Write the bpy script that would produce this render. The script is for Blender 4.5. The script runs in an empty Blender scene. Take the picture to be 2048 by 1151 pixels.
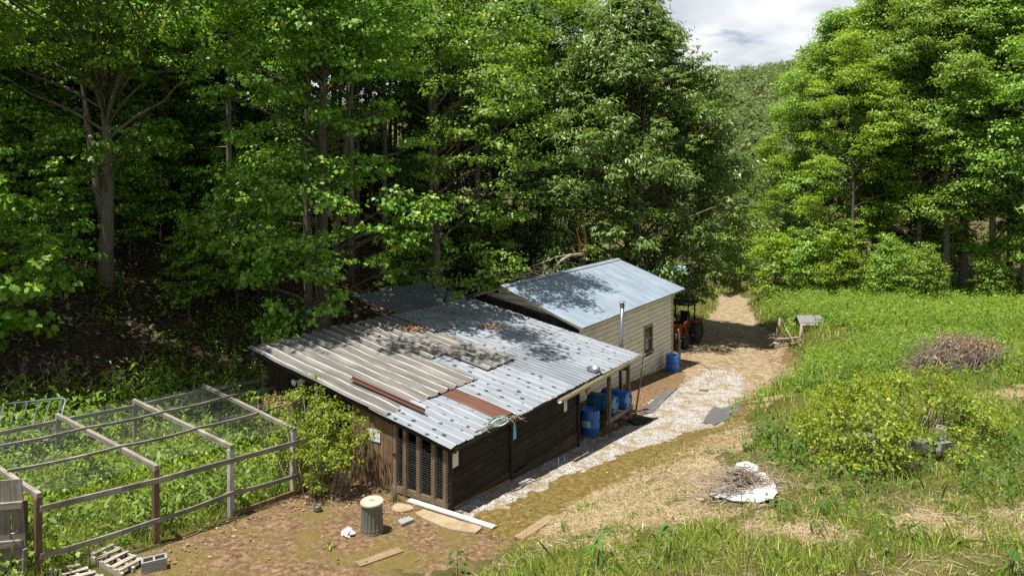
import bpy, math, random
import numpy as np
from mathutils import Vector, Matrix

# ------------------------------------------------------------------ camera, sky, sun, exposure
SC = bpy.context.scene
COL = SC.collection
FPX, CXP, HYP, CAMZ = 1400.0, 1024.0, 345.0, 8.0      # measured on the 2048 px wide photograph
cam_d = bpy.data.cameras.new('camera')
cam_d.sensor_width = 36.0
cam_d.lens = 36.0 * FPX / 2048.0
cam_d.shift_y = -(575.5 - HYP) / 2048.0
cam_d.clip_start = 0.1
cam_d.clip_end = 4000.0
cam = bpy.data.objects.new('camera', cam_d)
COL.objects.link(cam)
cam.location = (0, 0, CAMZ)
cam.rotation_euler = (math.radians(90), 0, 0)
SC.camera = cam

SUN_TO = Vector((-0.25, -0.16, 1.0)).normalized()     # direction towards the sun
sun_d = bpy.data.lights.new('sun', 'SUN')
sun_d.energy = 5.0
sun_d.angle = math.radians(0.5)
sun_d.color = (1.0, 0.955, 0.88)
sun = bpy.data.objects.new('sun', sun_d)
COL.objects.link(sun)
sun.rotation_euler = SUN_TO.to_track_quat('Z', 'Y').to_euler()

world = bpy.data.worlds.new('World')
SC.world = world
world.use_nodes = True
wt = world.node_tree
for n in list(wt.nodes):
    wt.nodes.remove(n)
w_out = wt.nodes.new('ShaderNodeOutputWorld')
w_sky = wt.nodes.new('ShaderNodeTexSky')
w_sky.sky_type = 'NISHITA'
w_sky.sun_disc = False
w_sky.sun_elevation = math.radians(73.5)
w_sky.sun_rotation = math.atan2(SUN_TO.x, SUN_TO.y)
w_sky.air_density = 1.0
w_sky.dust_density = 0.6
w_bg = wt.nodes.new('ShaderNodeBackground')
w_bg.inputs['Strength'].default_value = 0.05
wt.links.new(w_sky.outputs[0], w_bg.inputs['Color'])
w_tc = wt.nodes.new('ShaderNodeTexCoord')
w_sep = wt.nodes.new('ShaderNodeSeparateXYZ')
wt.links.new(w_tc.outputs['Generated'], w_sep.inputs[0])
def wmath(op, a, b=None, clamp=False):
    n = wt.nodes.new('ShaderNodeMath'); n.operation = op; n.use_clamp = clamp
    for i, v in enumerate((a, b)):
        if v is None: continue
        if isinstance(v, (int, float)): n.inputs[i].default_value = v
        else: wt.links.new(v, n.inputs[i])
    return n.outputs[0]
w_z = wmath('ADD', wmath('MAXIMUM', w_sep.outputs['Z'], 0.0), 0.22)
w_cmb = wt.nodes.new('ShaderNodeCombineXYZ')
wt.links.new(wmath('DIVIDE', w_sep.outputs['X'], w_z), w_cmb.inputs[0])
wt.links.new(wmath('DIVIDE', w_sep.outputs['Y'], w_z), w_cmb.inputs[1])
w_n = wt.nodes.new('ShaderNodeTexNoise')
w_n.inputs['Scale'].default_value = 2.1
w_n.inputs['Detail'].default_value = 8.0
w_n.inputs['Roughness'].default_value = 0.55
wt.links.new(w_cmb.outputs[0], w_n.inputs['Vector'])
w_r = wt.nodes.new('ShaderNodeValToRGB')
w_r.color_ramp.elements[0].position = 0.33
w_r.color_ramp.elements[1].position = 0.43
wt.links.new(w_n.outputs['Fac'], w_r.inputs['Fac'])
w_n2 = wt.nodes.new('ShaderNodeTexNoise')
w_n2.inputs['Scale'].default_value = 3.4
w_n2.inputs['Detail'].default_value = 6.0
wt.links.new(w_cmb.outputs[0], w_n2.inputs['Vector'])
w_r2 = wt.nodes.new('ShaderNodeValToRGB')
w_r2.color_ramp.elements[0].position = 0.36
w_r2.color_ramp.elements[0].color = (0.56, 0.60, 0.66, 1)
w_r2.color_ramp.elements[1].position = 0.62
w_r2.color_ramp.elements[1].color = (0.86, 0.88, 0.90, 1)
wt.links.new(w_n2.outputs['Fac'], w_r2.inputs['Fac'])
w_bg2 = wt.nodes.new('ShaderNodeBackground')
w_bg2.inputs['Strength'].default_value = 0.60
wt.links.new(w_r2.outputs['Color'], w_bg2.inputs['Color'])
w_mix = wt.nodes.new('ShaderNodeMixShader')
# clouds stand low over the valley, the zenith is clear
w_low = wt.nodes.new('ShaderNodeMapRange')
w_low.inputs['From Min'].default_value = 0.62; w_low.inputs['From Max'].default_value = 0.34
w_low.inputs['To Min'].default_value = 0.25; w_low.inputs['To Max'].default_value = 1.0
wt.links.new(w_sep.outputs['Z'], w_low.inputs['Value'])
wt.links.new(wmath('MULTIPLY', w_r.outputs['Color'], w_low.outputs[0], True), w_mix.inputs[0])
wt.links.new(w_bg.outputs[0], w_mix.inputs[1])
wt.links.new(w_bg2.outputs[0], w_mix.inputs[2])
wt.links.new(w_mix.outputs[0], w_out.inputs['Surface'])

vs = SC.view_settings
vs.view_transform = 'Standard'
vs.look = 'None'
vs.exposure = 1.0
vs.gamma = 1.0
vs.use_curve_mapping = False
SC.render.engine = 'CYCLES'
SC.cycles.max_bounces = 8
SC.cycles.diffuse_bounces = 3
SC.cycles.glossy_bounces = 2
SC.cycles.transmission_bounces = 4
SC.cycles.transparent_max_bounces = 6
SC.cycles.sample_clamp_indirect = 4.0
SC.cycles.use_denoising = False
SC.render.filter_size = 1.2

random.seed(7)
RNG = np.random.default_rng(11)

# ------------------------------------------------------------------ measured frame of the place
# u runs along the sheds away from the camera, b runs back towards the wooded hill, both in metres.
SA, CA = math.sin(math.radians(34.1)), math.cos(math.radians(34.1))
B0 = 9.756
def uv2xy(u, b):
    c = -(b + B0)
    return SA*u + CA*c, CA*u - SA*c
def xy2uv(X, Y):
    return SA*X + CA*Y, -(CA*X - SA*Y) - B0
ROTZ = math.atan2(CA, SA)                               # local x = u, local y = b

def smooth(a, b, x):
    t = np.clip((x - a) / (b - a), 0, 1)
    return t*t*(3 - 2*t)

def _hash(ix, iy, seed):
    h = (ix*374761393 + iy*668265263 + seed*1442695041) & 0x7fffffff
    h = ((h ^ (h >> 13)) * 1274126177) & 0x7fffffff
    return ((h ^ (h >> 16)) & 0xffff) / 65535.0
def vnoise(x, y, seed=0):
    x = np.asarray(x, float); y = np.asarray(y, float)
    ix = np.floor(x).astype(np.int64); iy = np.floor(y).astype(np.int64)
    fx, fy = x - ix, y - iy
    fx = fx*fx*(3-2*fx); fy = fy*fy*(3-2*fy)
    a = _hash(ix, iy, seed); b = _hash(ix+1, iy, seed); c = _hash(ix, iy+1, seed); d = _hash(ix+1, iy+1, seed)
    return (a*(1-fx)+b*fx)*(1-fy) + (c*(1-fx)+d*fx)*fy
def fbm(x, y, seed=0, oct=4):
    s, a, t = 0.0, 1.0, 0.0
    for k in range(oct):
        s = s + a*vnoise(x*2**k, y*2**k, seed+k*17); t += a; a *= 0.5
    return s/t

def ground_z(X, Y):
    X = np.asarray(X, float); Y = np.asarray(Y, float)
    u, b = xy2uv(X, Y)
    z = -0.0778*(np.clip(u, -30, 85) - 19.05)
    t = b - 9.5
    fade = 1 - smooth(44, 74, u)
    z = z + 0.5*(t + np.sqrt(t*t + 3))/2*fade*(1 - 0.0*t) - 0.5*np.maximum(t - 55, 0)*fade
    edge = 2.0 - 0.38*np.maximum(0, u - 34)
    d = np.maximum(-b - edge, 0)
    z = z + 2.6*(1 - np.exp(-d/4.2))
    z = z + 0.10*np.maximum(d - 14, 0)*smooth(14, 22, d)*(1 - smooth(60, 140, d))
    # far ridge closing the valley
    z = z + 55*smooth(110, 400, Y)*(0.9 + 0.16*fbm(X/90, Y/160, 5, 3)) 
    rough = smooth(0.5, 3, d)*0.16 + smooth(8.5, 12, b)*0.35 + 0.03
    z = z + rough*(fbm(X/1.7, Y/1.7, 3, 4) - 0.5)
    return z

def proj(X, Y, Z):
    Yc = np.maximum(Y, 0.5)
    return CXP + FPX*X/Yc, HYP + FPX*(CAMZ - Z)/Yc
_MY = np.concatenate([np.arange(5, 80, 0.02), np.arange(80, 400, 0.5)])
def G(px, py, dz=0.0):
    """ground point seen at a photograph pixel"""
    X = (px - CXP)/FPX*_MY; Z = CAMZ - (py - HYP)/FPX*_MY
    k = np.argmax(Z <= ground_z(X, _MY) + dz)
    return Vector((X[k], _MY[k], float(ground_z(X[k], _MY[k]))))
def at(px, py, Y):
    return Vector(((px - CXP)/FPX*Y, Y, CAMZ - (py - HYP)/FPX*Y))
def gz(X, Y): return float(ground_z(X, Y))
def UV(u, b, z=None, dz=0.0):
    X, Y = uv2xy(u, b)
    return Vector((X, Y, (gz(X, Y) + dz) if z is None else z))
def shed_z(b): return 2.06 + (b + 0.15)*0.163
def RF(px, py, dz=0.0):
    X = (px - CXP)/FPX*_MY; Z = CAMZ - (py - HYP)/FPX*_MY
    k = np.argmax(Z <= shed_z(xy2uv(X, _MY)[1]) + dz)
    return Vector((X[k], _MY[k], Z[k]))

def inpoly(px, py, poly):
    inside = np.zeros(px.shape, bool)
    n = len(poly)
    for i in range(n):
        x1, y1 = poly[i]; x2, y2 = poly[(i+1) % n]
        if y1 == y2: continue
        c = ((y1 > py) != (y2 > py)) & (px < (x2-x1)*(py-y1)/(y2-y1) + x1)
        inside ^= c
    return inside

# ------------------------------------------------------------------ helpers: objects and meshes
def props(o, label=None, cat=None, group=None, kind=None):
    if label: o['label'] = label
    if cat: o['category'] = cat
    if group: o['group'] = group
    if kind: o['kind'] = kind
    return o
def thing(name, label, cat, loc=(0, 0, 0), rotz=0.0, group=None):
    o = bpy.data.objects.new(name, None)
    o.empty_display_size = 0.2
    COL.objects.link(o)
    o.location = loc; o.rotation_euler = (0, 0, rotz)
    return props(o, label, cat, group)
def add_obj(name, me, m, parent=None):
    o = bpy.data.objects.new(name, me)
    if m is not None:
        me.materials.clear(); me.materials.append(m)
    COL.objects.link(o)
    if parent is not None: o.parent = parent
    return o

class MB:
    """collects shapes with a grain uv (u along the piece, v across, metres); build() links ONE mesh object"""
    def __init__(s): s.v = []; s.f = []; s.uv = []; s.sm = []
    def face(s, idx, uvs=None, smooth=False):
        s.f.append(tuple(idx)); s.uv.append(uvs or [(s.v[i][0], s.v[i][1]) for i in idx]); s.sm.append(smooth)
    def hexa(s, c, x, y, z, off=None):
        """box from centre and three half-axis vectors, x the long (grain) one"""
        c, x, y, z = map(Vector, (c, x, y, z))
        b = len(s.v); ro = random.uniform(0, 50) if off is None else off
        for k in ((-1,-1,-1),(1,-1,-1),(1,1,-1),(-1,1,-1),(-1,-1,1),(1,-1,1),(1,1,1),(-1,1,1)):
            s.v.append(tuple(c + x*k[0] + y*k[1] + z*k[2]))
        lx, ly, lz = 2*x.length, 2*y.length, 2*z.length
        for q, (a, d) in (((0,3,2,1),(0,1)),((4,5,6,7),(0,1)),((0,1,5,4),(0,2)),((2,3,7,6),(0,2)),((1,2,6,5),(1,2)),((3,0,4,7),(1,2))):
            sg = ((-1,-1,-1),(1,-1,-1),(1,1,-1),(-1,1,-1),(-1,-1,1),(1,-1,1),(1,1,1),(-1,1,1))
            L = (lx, ly, lz)
            s.f.append(tuple(b+i for i in q)); s.sm.append(False)
            s.uv.append([(sg[i][a]*L[a]/2 + ro, sg[i][d]*L[d]/2 + ro*1.7) for i in q])
        return s
    def box(s, c, size, rotz=0.0):
        cz, sz = math.cos(rotz), math.sin(rotz)
        ax = [Vector((cz, sz, 0))*size[0]/2, Vector((-sz, cz, 0))*size[1]/2, Vector((0, 0, size[2]/2))]
        order = sorted(ax, key=lambda a: -a.length)
        return s.hexa(c, *order)
    def beam(s, p, q, w, h, up=(0, 0, 1)):
        p, q, up = Vector(p), Vector(q), Vector(up)
        d = (q - p); side = d.cross(up)
        if side.length < 1e-6: side = d.cross(Vector((1, 0, 0)))
        side.normalize(); u2 = side.cross(d).normalized()
        return s.hexa((p+q)/2, d/2, side*w/2, u2*h/2)
    def tube(s, pts, radii, n=8, cap=True, smooth=True):
        pts = [Vector(p) for p in pts]
        if isinstance(radii, (int, float)): radii = [radii]*len(pts)
        b = len(s.v); ln = 0.0; ro = random.uniform(0, 40)
        ref = Vector((0.31, 0.17, 0.93))
        lens = []
        for i, p in enumerate(pts):
            d = (pts[min(i+1, len(pts)-1)] - pts[max(i-1, 0)])
            if d.length < 1e-9: d = Vector((0, 0, 1))
            d.normalize()
            a = d.cross(ref)
            if a.length < 0.05: a = d.cross(Vector((1, 0, 0)))
            a.normalize(); c = d.cross(a)
            if i: ln += (p - pts[i-1]).length
            lens.append(ln)
            for k in range(n):
                t = 2*math.pi*k/n
                s.v.append(tuple(p + (a*math.cos(t) + c*math.sin(t))*radii[i]))
        for i in range(len(pts)-1):
            for k in range(n):
                k2 = (k+1) % n
                s.f.append((b+i*n+k, b+i*n+k2, b+(i+1)*n+k2, b+(i+1)*n+k)); s.sm.append(smooth)
                cu = 2*math.pi*max(radii)/n
                s.uv.append([(lens[i]+ro, k*cu), (lens[i]+ro, (k+1)*cu), (lens[i+1]+ro, (k+1)*cu), (lens[i+1]+ro, k*cu)])
        if cap:
            for base, rev in ((b, True), (b+(len(pts)-1)*n, False)):
                idx = [base+k for k in range(n)]
                if rev: idx.reverse()
                s.f.append(tuple(idx)); s.sm.append(False)
                s.uv.append([(0.01*k, 0.02*k) for k in range(n)])
        return s
    def lathe(s, prof, n=32, c=(0, 0, 0), flute=None, smooth=True, M=None):
        """prof: list of (radius, z)"""
        b = len(s.v); c = Vector(c)
        for r, z in prof:
            for k in range(n):
                t = 2*math.pi*k/n
                rr = r*(flute(k, z) if flute else 1.0)
                p = Vector((rr*math.cos(t), rr*math.sin(t), z))
                if M is not None: p = M @ p
                s.v.append(tuple(c + p))
        for i in range(len(prof)-1):
            for k in range(n):
                k2 = (k+1) % n
                s.f.append((b+i*n+k, b+i*n+k2, b+(i+1)*n+k2, b+(i+1)*n+k)); s.sm.append(smooth)
                s.uv.append([(prof[i][1], k*.05), (prof[i][1], (k+1)*.05), (prof[i+1][1], (k+1)*.05), (prof[i+1][1], k*.05)])
        return s
    def build(s, name, m, parent=None, label=None):
        me = bpy.data.meshes.new(name)
        me.from_pydata(s.v, [], s.f)
        uvl = me.uv_layers.new(name='grain')
        flat = [c for fuv in s.uv for p in fuv for c in p]
        uvl.data.foreach_set('uv', flat)
        me.polygons.foreach_set('use_smooth', s.sm)
        me.update()
        o = add_obj(name, me, m, parent)
        if label: o['label'] = label
        return o

def np_mesh(name, V, F, smooth=False):
    """V (n,3), F (m,k) equal-sized faces"""
    me = bpy.data.meshes.new(name)
    V = np.ascontiguousarray(V, np.float32); F = np.ascontiguousarray(F, np.int32)
    m, k = F.shape
    me.vertices.add(len(V)); me.vertices.foreach_set('co', V.ravel())
    me.loops.add(m*k); me.loops.foreach_set('vertex_index', F.ravel())
    me.polygons.add(m)
    me.polygons.foreach_set('loop_start', np.arange(0, m*k, k, dtype=np.int32))
    if smooth: me.polygons.foreach_set('use_smooth', np.ones(m, bool))
    me.update(calc_edges=True)
    return me

# ------------------------------------------------------------------ helpers: materials
def new_mat(name):
    m = bpy.data.materials.new(name); m.use_nodes = True
    nt = m.node_tree
    return m, nt, nt.nodes['Principled BSDF']
def nd(nt, typ, ins=None, **kw):
    n = nt.nodes.new(typ)
    for k, v in kw.items(): setattr(n, k, v)
    for k, v in (ins or {}).items():
        sck = n.inputs[k]
        if hasattr(v, 'is_linked') or isinstance(v, bpy.types.NodeSocket): nt.links.new(v, sck)
        else: sck.default_value = v
    return n
def ramp(nt, fac, stops, interp='LINEAR'):
    n = nt.nodes.new('ShaderNodeValToRGB')
    cr = n.color_ramp; cr.interpolation = interp
    while len(cr.elements) < len(stops): cr.elements.new(0.5)
    for e, (p, c) in zip(cr.elements, stops):
        e.position = p; e.color = (c[0], c[1], c[2], 1) if not isinstance(c, (int, float)) else (c, c, c, 1)
    nt.links.new(fac, n.inputs['Fac'])
    return n.outputs['Color']
def mix(nt, fac, a, b, blend='MIX'):
    n = nt.nodes.new('ShaderNodeMix'); n.data_type = 'RGBA'; n.blend_type = blend
    for i, v in ((0, fac), (6, a), (7, b)):
        if isinstance(v, bpy.types.NodeSocket): nt.links.new(v, n.inputs[i])
        elif isinstance(v, (int, float)): n.inputs[i].default_value = v if i == 0 else (v, v, v, 1)
        else: n.inputs[i].default_value = (v[0], v[1], v[2], 1)
    return n.outputs[2]
def math_n(nt, op, a, b=0.0, clamp=False):
    n = nt.nodes.new('ShaderNodeMath'); n.operation = op; n.use_clamp = clamp
    for i, v in ((0, a), (1, b)):
        if isinstance(v, bpy.types.NodeSocket): nt.links.new(v, n.inputs[i])
        else: n.inputs[i].default_value = v
    return n.outputs[0]
def noise(nt, vec, scale, detail=4.0, rough=0.55, dist=0.0):
    n = nd(nt, 'ShaderNodeTexNoise', {'Scale': scale, 'Detail': detail, 'Roughness': rough, 'Distortion': dist})
    if vec is not None: nt.links.new(vec, n.inputs['Vector'])
    return n.outputs['Fac']
def mapping(nt, vec, scale):
    return nd(nt, 'ShaderNodeMapping', {'Vector': vec, 'Scale': scale}).outputs[0]
def bump(nt, bs, h, strength=0.5, dist=0.02):
    n = nd(nt, 'ShaderNodeBump', {'Height': h, 'Strength': strength, 'Distance': dist})
    nt.links.new(n.outputs[0], bs.inputs['Normal'])

def wood_mat(name, dark, light, rough=0.85, stain=None, grain=38.0):
    m, nt, bs = new_mat(name)
    uv = nd(nt, 'ShaderNodeUVMap', uv_map='grain').outputs[0]
    g1 = noise(nt, mapping(nt, uv, (1.6, grain, 1)), 1.0, 5.0, 0.65, 0.3)
    col = ramp(nt, g1, [(0.30, dark), (0.68, light)])
    pos = nd(nt, 'ShaderNodeNewGeometry')
    big = noise(nt, pos.outputs['Position'], 2.6, 3.0)
    col = mix(nt, ramp(nt, big, [(0.35, 0.0), (0.7, 0.55)]), col, stain or tuple(c*0.55 for c in dark))
    rnd = pos.outputs['Random Per Island']
    hsv = nd(nt, 'ShaderNodeHueSaturation', {'Color': col, 'Value': nd(nt, 'ShaderNodeMapRange', {'Value': rnd, 'To Min': 0.72, 'To Max': 1.22}).outputs[0]})
    nt.links.new(hsv.outputs[0], bs.inputs['Base Color'])
    bs.inputs['Roughness'].default_value = rough
    bs.inputs['Specular IOR Level'].default_value = 0.25
    bump(nt, bs, g1, 0.5, 0.012)
    return m
def plain_mat(name, col, rough=0.6, metal=0.0, var=0.18, scale=6.0, spec=0.4, dirt=None, dscale=3.0, dmin=0.5, dmax=0.75, bmp=0.0):
    m, nt, bs = new_mat(name)
    tc = nd(nt, 'ShaderNodeTexCoord').outputs['Object']
    n1 = noise(nt, tc, scale, 5.0)
    c = mix(nt, n1, tuple(x*(1-var) for x in col), tuple(min(1, x*(1+var)) for x in col))
    if dirt:
        n2 = noise(nt, tc, dscale, 6.0, 0.62)
        c = mix(nt, ramp(nt, n2, [(dmin, 0.0), (dmax, 1.0)]), c, dirt)
    nt.links.new(c, bs.inputs['Base Color'])
    bs.inputs['Roughness'].default_value = rough
    bs.inputs['Metallic'].default_value = metal
    bs.inputs['Specular IOR Level'].default_value = spec
    if bmp: bump(nt, bs, noise(nt, tc, scale*4, 4.0), bmp, 0.02)
    return m
def leaf_mat(name, stops, trans=(0.20, 0.36, 0.03), tmix=0.36, rough=0.45, spec=0.5, objvar=0.16, light=1.0):
    """leaf colours vary from leaf to leaf and a little from plant to plant"""
    m, nt, bs = new_mat(name)
    geo = nd(nt, 'ShaderNodeNewGeometry')
    rnd = geo.outputs['Random Per Island']
    stops = [(p, tuple(light*x for x in c)) for p, c in stops]
    c = ramp(nt, rnd, stops)
    oi = nd(nt, 'ShaderNodeObjectInfo').outputs['Random']
    hsv = nd(nt, 'ShaderNodeHueSaturation', {'Color': c,
        'Hue': nd(nt, 'ShaderNodeMapRange', {'Value': oi, 'To Min': 0.5-0.006, 'To Max': 0.5+0.018}).outputs[0],
        'Value': nd(nt, 'ShaderNodeMapRange', {'Value': oi, 'To Min': 1-objvar, 'To Max': 1+objvar}).outputs[0]})
    c = hsv.outputs[0]
    nt.links.new(c, bs.inputs['Base Color'])
    bs.inputs['Roughness'].default_value = rough
    bs.inputs['Specular IOR Level'].default_value = spec
    tl = nd(nt, 'ShaderNodeBsdfTranslucent', {'Color': mix(nt, 0.6, c, trans)})
    ms = nd(nt, 'ShaderNodeMixShader', {0: tmix})
    nt.links.new(bs.outputs[0], ms.inputs[1]); nt.links.new(tl.outputs[0], ms.inputs[2])
    out = [n for n in nt.nodes if n.type == 'OUTPUT_MATERIAL'][0]
    nt.links.new(ms.outputs[0], out.inputs['Surface'])
    return m

MAT = {}
MAT['weathered'] = wood_mat('weathered_wood', (0.125, 0.108, 0.088), (0.355, 0.318, 0.272))
MAT['brown_post'] = wood_mat('brown_post_wood', (0.10, 0.058, 0.034), (0.24, 0.155, 0.095))
MAT['pale_post'] = wood_mat('pale_post_wood', (0.24, 0.235, 0.225), (0.55, 0.54, 0.52))
MAT['dark_board'] = wood_mat('dark_board_wood', (0.010, 0.008, 0.007), (0.040, 0.031, 0.026), 0.8)
MAT['dark_base'] = wood_mat('dark_sill_wood', (0.028, 0.021, 0.015), (0.095, 0.072, 0.05), 0.85)
MAT['door_wood'] = wood_mat('brown_door_wood', (0.085, 0.05, 0.028), (0.25, 0.165, 0.10), stain=(0.06, 0.034, 0.018))
MAT['stud_wood'] = wood_mat('tan_stud_wood', (0.13, 0.088, 0.048), (0.31, 0.225, 0.13), stain=(0.13, 0.085, 0.045))
MAT['new_wood'] = wood_mat('pale_new_wood', (0.36, 0.24, 0.12), (0.62, 0.45, 0.26))
MAT['pallet'] = wood_mat('grey_pallet_wood', (0.20, 0.17, 0.135), (0.46, 0.41, 0.35))
MAT['orange_wood'] = wood_mat('orange_board_wood', (0.34, 0.20, 0.10), (0.58, 0.38, 0.22))
MAT['dead_wood'] = wood_mat('dead_branch_wood', (0.17, 0.13, 0.092), (0.44, 0.365, 0.28))
MAT['brush'] = wood_mat('dark_brushwood', (0.10, 0.076, 0.054), (0.29, 0.23, 0.175))
MAT['split_wood'] = wood_mat('split_heartwood', (0.22, 0.09, 0.03), (0.45, 0.22, 0.09))
def bark_mat(name, dark, light):
    m, nt, bs = new_mat(name)
    uv = nd(nt, 'ShaderNodeUVMap', uv_map='grain').outputs[0]
    g1 = noise(nt, mapping(nt, uv, (3.0, 16.0, 1)), 1.0, 6.0, 0.7, 0.4)
    pos = nd(nt, 'ShaderNodeNewGeometry').outputs['Position']
    lich = noise(nt, pos, 3.5, 4.0)
    c = ramp(nt, g1, [(0.30, dark), (0.70, light)])
    c = mix(nt, ramp(nt, lich, [(0.52, 0.0), (0.68, 0.6)]), c, (0.20, 0.20, 0.155))
    nt.links.new(c, bs.inputs['Base Color'])
    bs.inputs['Roughness'].default_value = 0.95
    bs.inputs['Specular IOR Level'].default_value = 0.15
    bump(nt, bs, g1, 0.8, 0.03)
    return m
MAT['bark'] = bark_mat('grey_brown_bark', (0.045, 0.035, 0.026), (0.17, 0.14, 0.105))
MAT['bark_pale'] = bark_mat('pale_bark', (0.09, 0.075, 0.058), (0.27, 0.24, 0.195))

# leaves
GREEN_L = [(0.0, (0.064, 0.125, 0.014)), (0.45, (0.098, 0.180, 0.018)), (0.8, (0.145, 0.235, 0.024)), (0.98, (0.22, 0.30, 0.035)), (1.0, (0.38, 0.31, 0.03))]
MAT['leaf_left'] = leaf_mat('broad_maple_leaf', GREEN_L, (0.26, 0.46, 0.03), 0.40, 0.50, 0.45, light=1.6)
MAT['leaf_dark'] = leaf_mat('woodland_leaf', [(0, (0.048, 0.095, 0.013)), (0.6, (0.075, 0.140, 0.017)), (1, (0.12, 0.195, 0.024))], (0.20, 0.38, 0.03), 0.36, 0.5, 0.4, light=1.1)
MAT['leaf_chestnut'] = leaf_mat('long_glossy_leaf', [(0, (0.058, 0.104, 0.020)), (0.6, (0.092, 0.152, 0.027)), (0.9, (0.145, 0.200, 0.042)), (1, (0.24, 0.26, 0.07))], (0.22, 0.36, 0.03), 0.30, 0.46, 0.5, light=1.5)
MAT['leaf_bright'] = leaf_mat('yellow_green_leaf', [(0, (0.150, 0.225, 0.016)), (0.6, (0.200, 0.305, 0.020)), (1, (0.28, 0.375, 0.028))], (0.46, 0.56, 0.03), 0.45, 0.5, 0.35, light=1.05)
MAT['leaf_right'] = leaf_mat('field_edge_leaf', [(0, (0.090, 0.162, 0.018)), (0.6, (0.138, 0.225, 0.024)), (0.95, (0.205, 0.290, 0.034)), (1, (0.30, 0.32, 0.05))], (0.34, 0.48, 0.03), 0.42, 0.48, 0.42, light=1.42)
MAT['leaf_far'] = leaf_mat('far_woods_leaf', [(0, (0.095, 0.145, 0.040)), (0.6, (0.130, 0.190, 0.052)), (1, (0.185, 0.235, 0.062))], (0.26, 0.36, 0.08), 0.30, 0.6, 0.3, light=.85)
MAT['bramble'] = leaf_mat('bramble_leaf', [(0, (0.095, 0.160, 0.012)), (0.4, (0.155, 0.235, 0.015)), (0.8, (0.235, 0.305, 0.018)), (0.95, (0.38, 0.38, 0.025)), (1, (0.36, 0.21, 0.05))], (0.42, 0.50, 0.03), 0.38, 0.5, 0.35)
MAT['weed'] = leaf_mat('weed_leaf', [(0, (0.095, 0.160, 0.016)), (0.6, (0.155, 0.235, 0.022)), (1, (0.235, 0.300, 0.030))], (0.34, 0.48, 0.03), 0.40, 0.5, 0.35, light=1.05)
MAT['poke'] = leaf_mat('dark_weed_leaf', [(0, (0.052, 0.112, 0.016)), (0.7, (0.082, 0.165, 0.022)), (1, (0.12, 0.215, 0.028))], (0.24, 0.42, 0.03), 0.36, 0.6, 0.25)
MAT['grass'] = leaf_mat('grass_blade', [(0, (0.105, 0.170, 0.018)), (0.5, (0.165, 0.235, 0.024)), (0.8, (0.245, 0.285, 0.040)), (1, (0.46, 0.38, 0.16))], (0.38, 0.46, 0.04), 0.38, 0.55, 0.3, light=1.4)
MAT['straw'] = leaf_mat('dry_straw', [(0, (0.17, 0.115, 0.060)), (0.5, (0.32, 0.235, 0.135)), (1, (0.50, 0.405, 0.265))], (0.5, 0.4, 0.22), 0.15, 0.7, 0.2)
MAT['litter'] = leaf_mat('fallen_leaf', [(0, (0.10, 0.06, 0.035)), (0.4, (0.24, 0.15, 0.085)), (0.85, (0.30, 0.205, 0.125)), (1, (0.42, 0.33, 0.24))], (0.4, 0.26, 0.12), 0.12, 0.7, 0.25)
MAT['dead_leaf'] = leaf_mat('dead_brown_leaf', [(0, (0.16, 0.085, 0.045)), (0.5, (0.32, 0.18, 0.10)), (1, (0.48, 0.30, 0.18))], (0.4, 0.22, 0.1), 0.15, 0.7, 0.2)

# ------------------------------------------------------------------ ground: zones measured on the photograph, laid on the terrain
P_GRAVEL = [(900,1022),(958,1034),(1062,992),(1150,948),(1232,902),(1332,880),(1425,852),(1478,802),(1502,766),(1470,738),(1400,742),(1372,766),(1300,806),(1262,852),(1150,884),(1000,960)]
P_ROAD2 = [(1345,700),(1420,694),(1500,708),(1568,726),(1595,752),(1485,802),(1440,770),(1372,770)]
P_MOSS = [(955,1036),(1062,990),(1232,900),(1332,878),(1425,850),(1490,800),(1500,850),(1430,905),(1320,955),(1190,1010),(1100,1065),(1020,1085),(985,1065)]
P_YARD = [(250,1160),(330,1085),(470,1035),(600,985),(700,960),(780,985),(900,1025),(990,1050),(1100,1050),(1050,1080),(985,1100),(880,1128),(700,1160)]
P_ROAD = [(1395,700),(1500,712),(1565,722),(1575,690),(1520,650),(1505,625),(1490,596),(1475,588),(1432,590),(1440,610),(1408,640),(1385,690)]
P_ROADEDGE = [(1490,596),(1505,625),(1525,655),(1560,690),(1600,720),(1580,752),(1500,800),(1500,850),(1430,905),(1320,955),(1190,1010),(1100,1065),(1080,1050),(1180,990),(1310,935),(1420,880),(1470,830),(1540,752),(1530,690),(1500,655),(1485,625)]
P_STRAW = [(1060,1085),(1150,1010),(1250,965),(1340,940),(1430,890),(1490,850),(1500,880),(1440,930),(1460,960),(1420,1005),(1560,1012),(1520,1045),(1330,1072),(1200,1095),(1080,1120)]
P_STRAW2 = [(1440,1032),(2100,1012),(2100,1078),(1700,1080),(1450,1070)]
P_STRAW3 = [(1560,738),(1760,735),(1850,745),(1850,762),(1650,768),(1545,800),(1500,815)]
P_STRAW4 = [(1880,790),(2100,760),(2100,800),(1950,815)]
P_STRAW5 = [(1990,690),(2100,680),(2100,745),(2020,742)]

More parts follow.
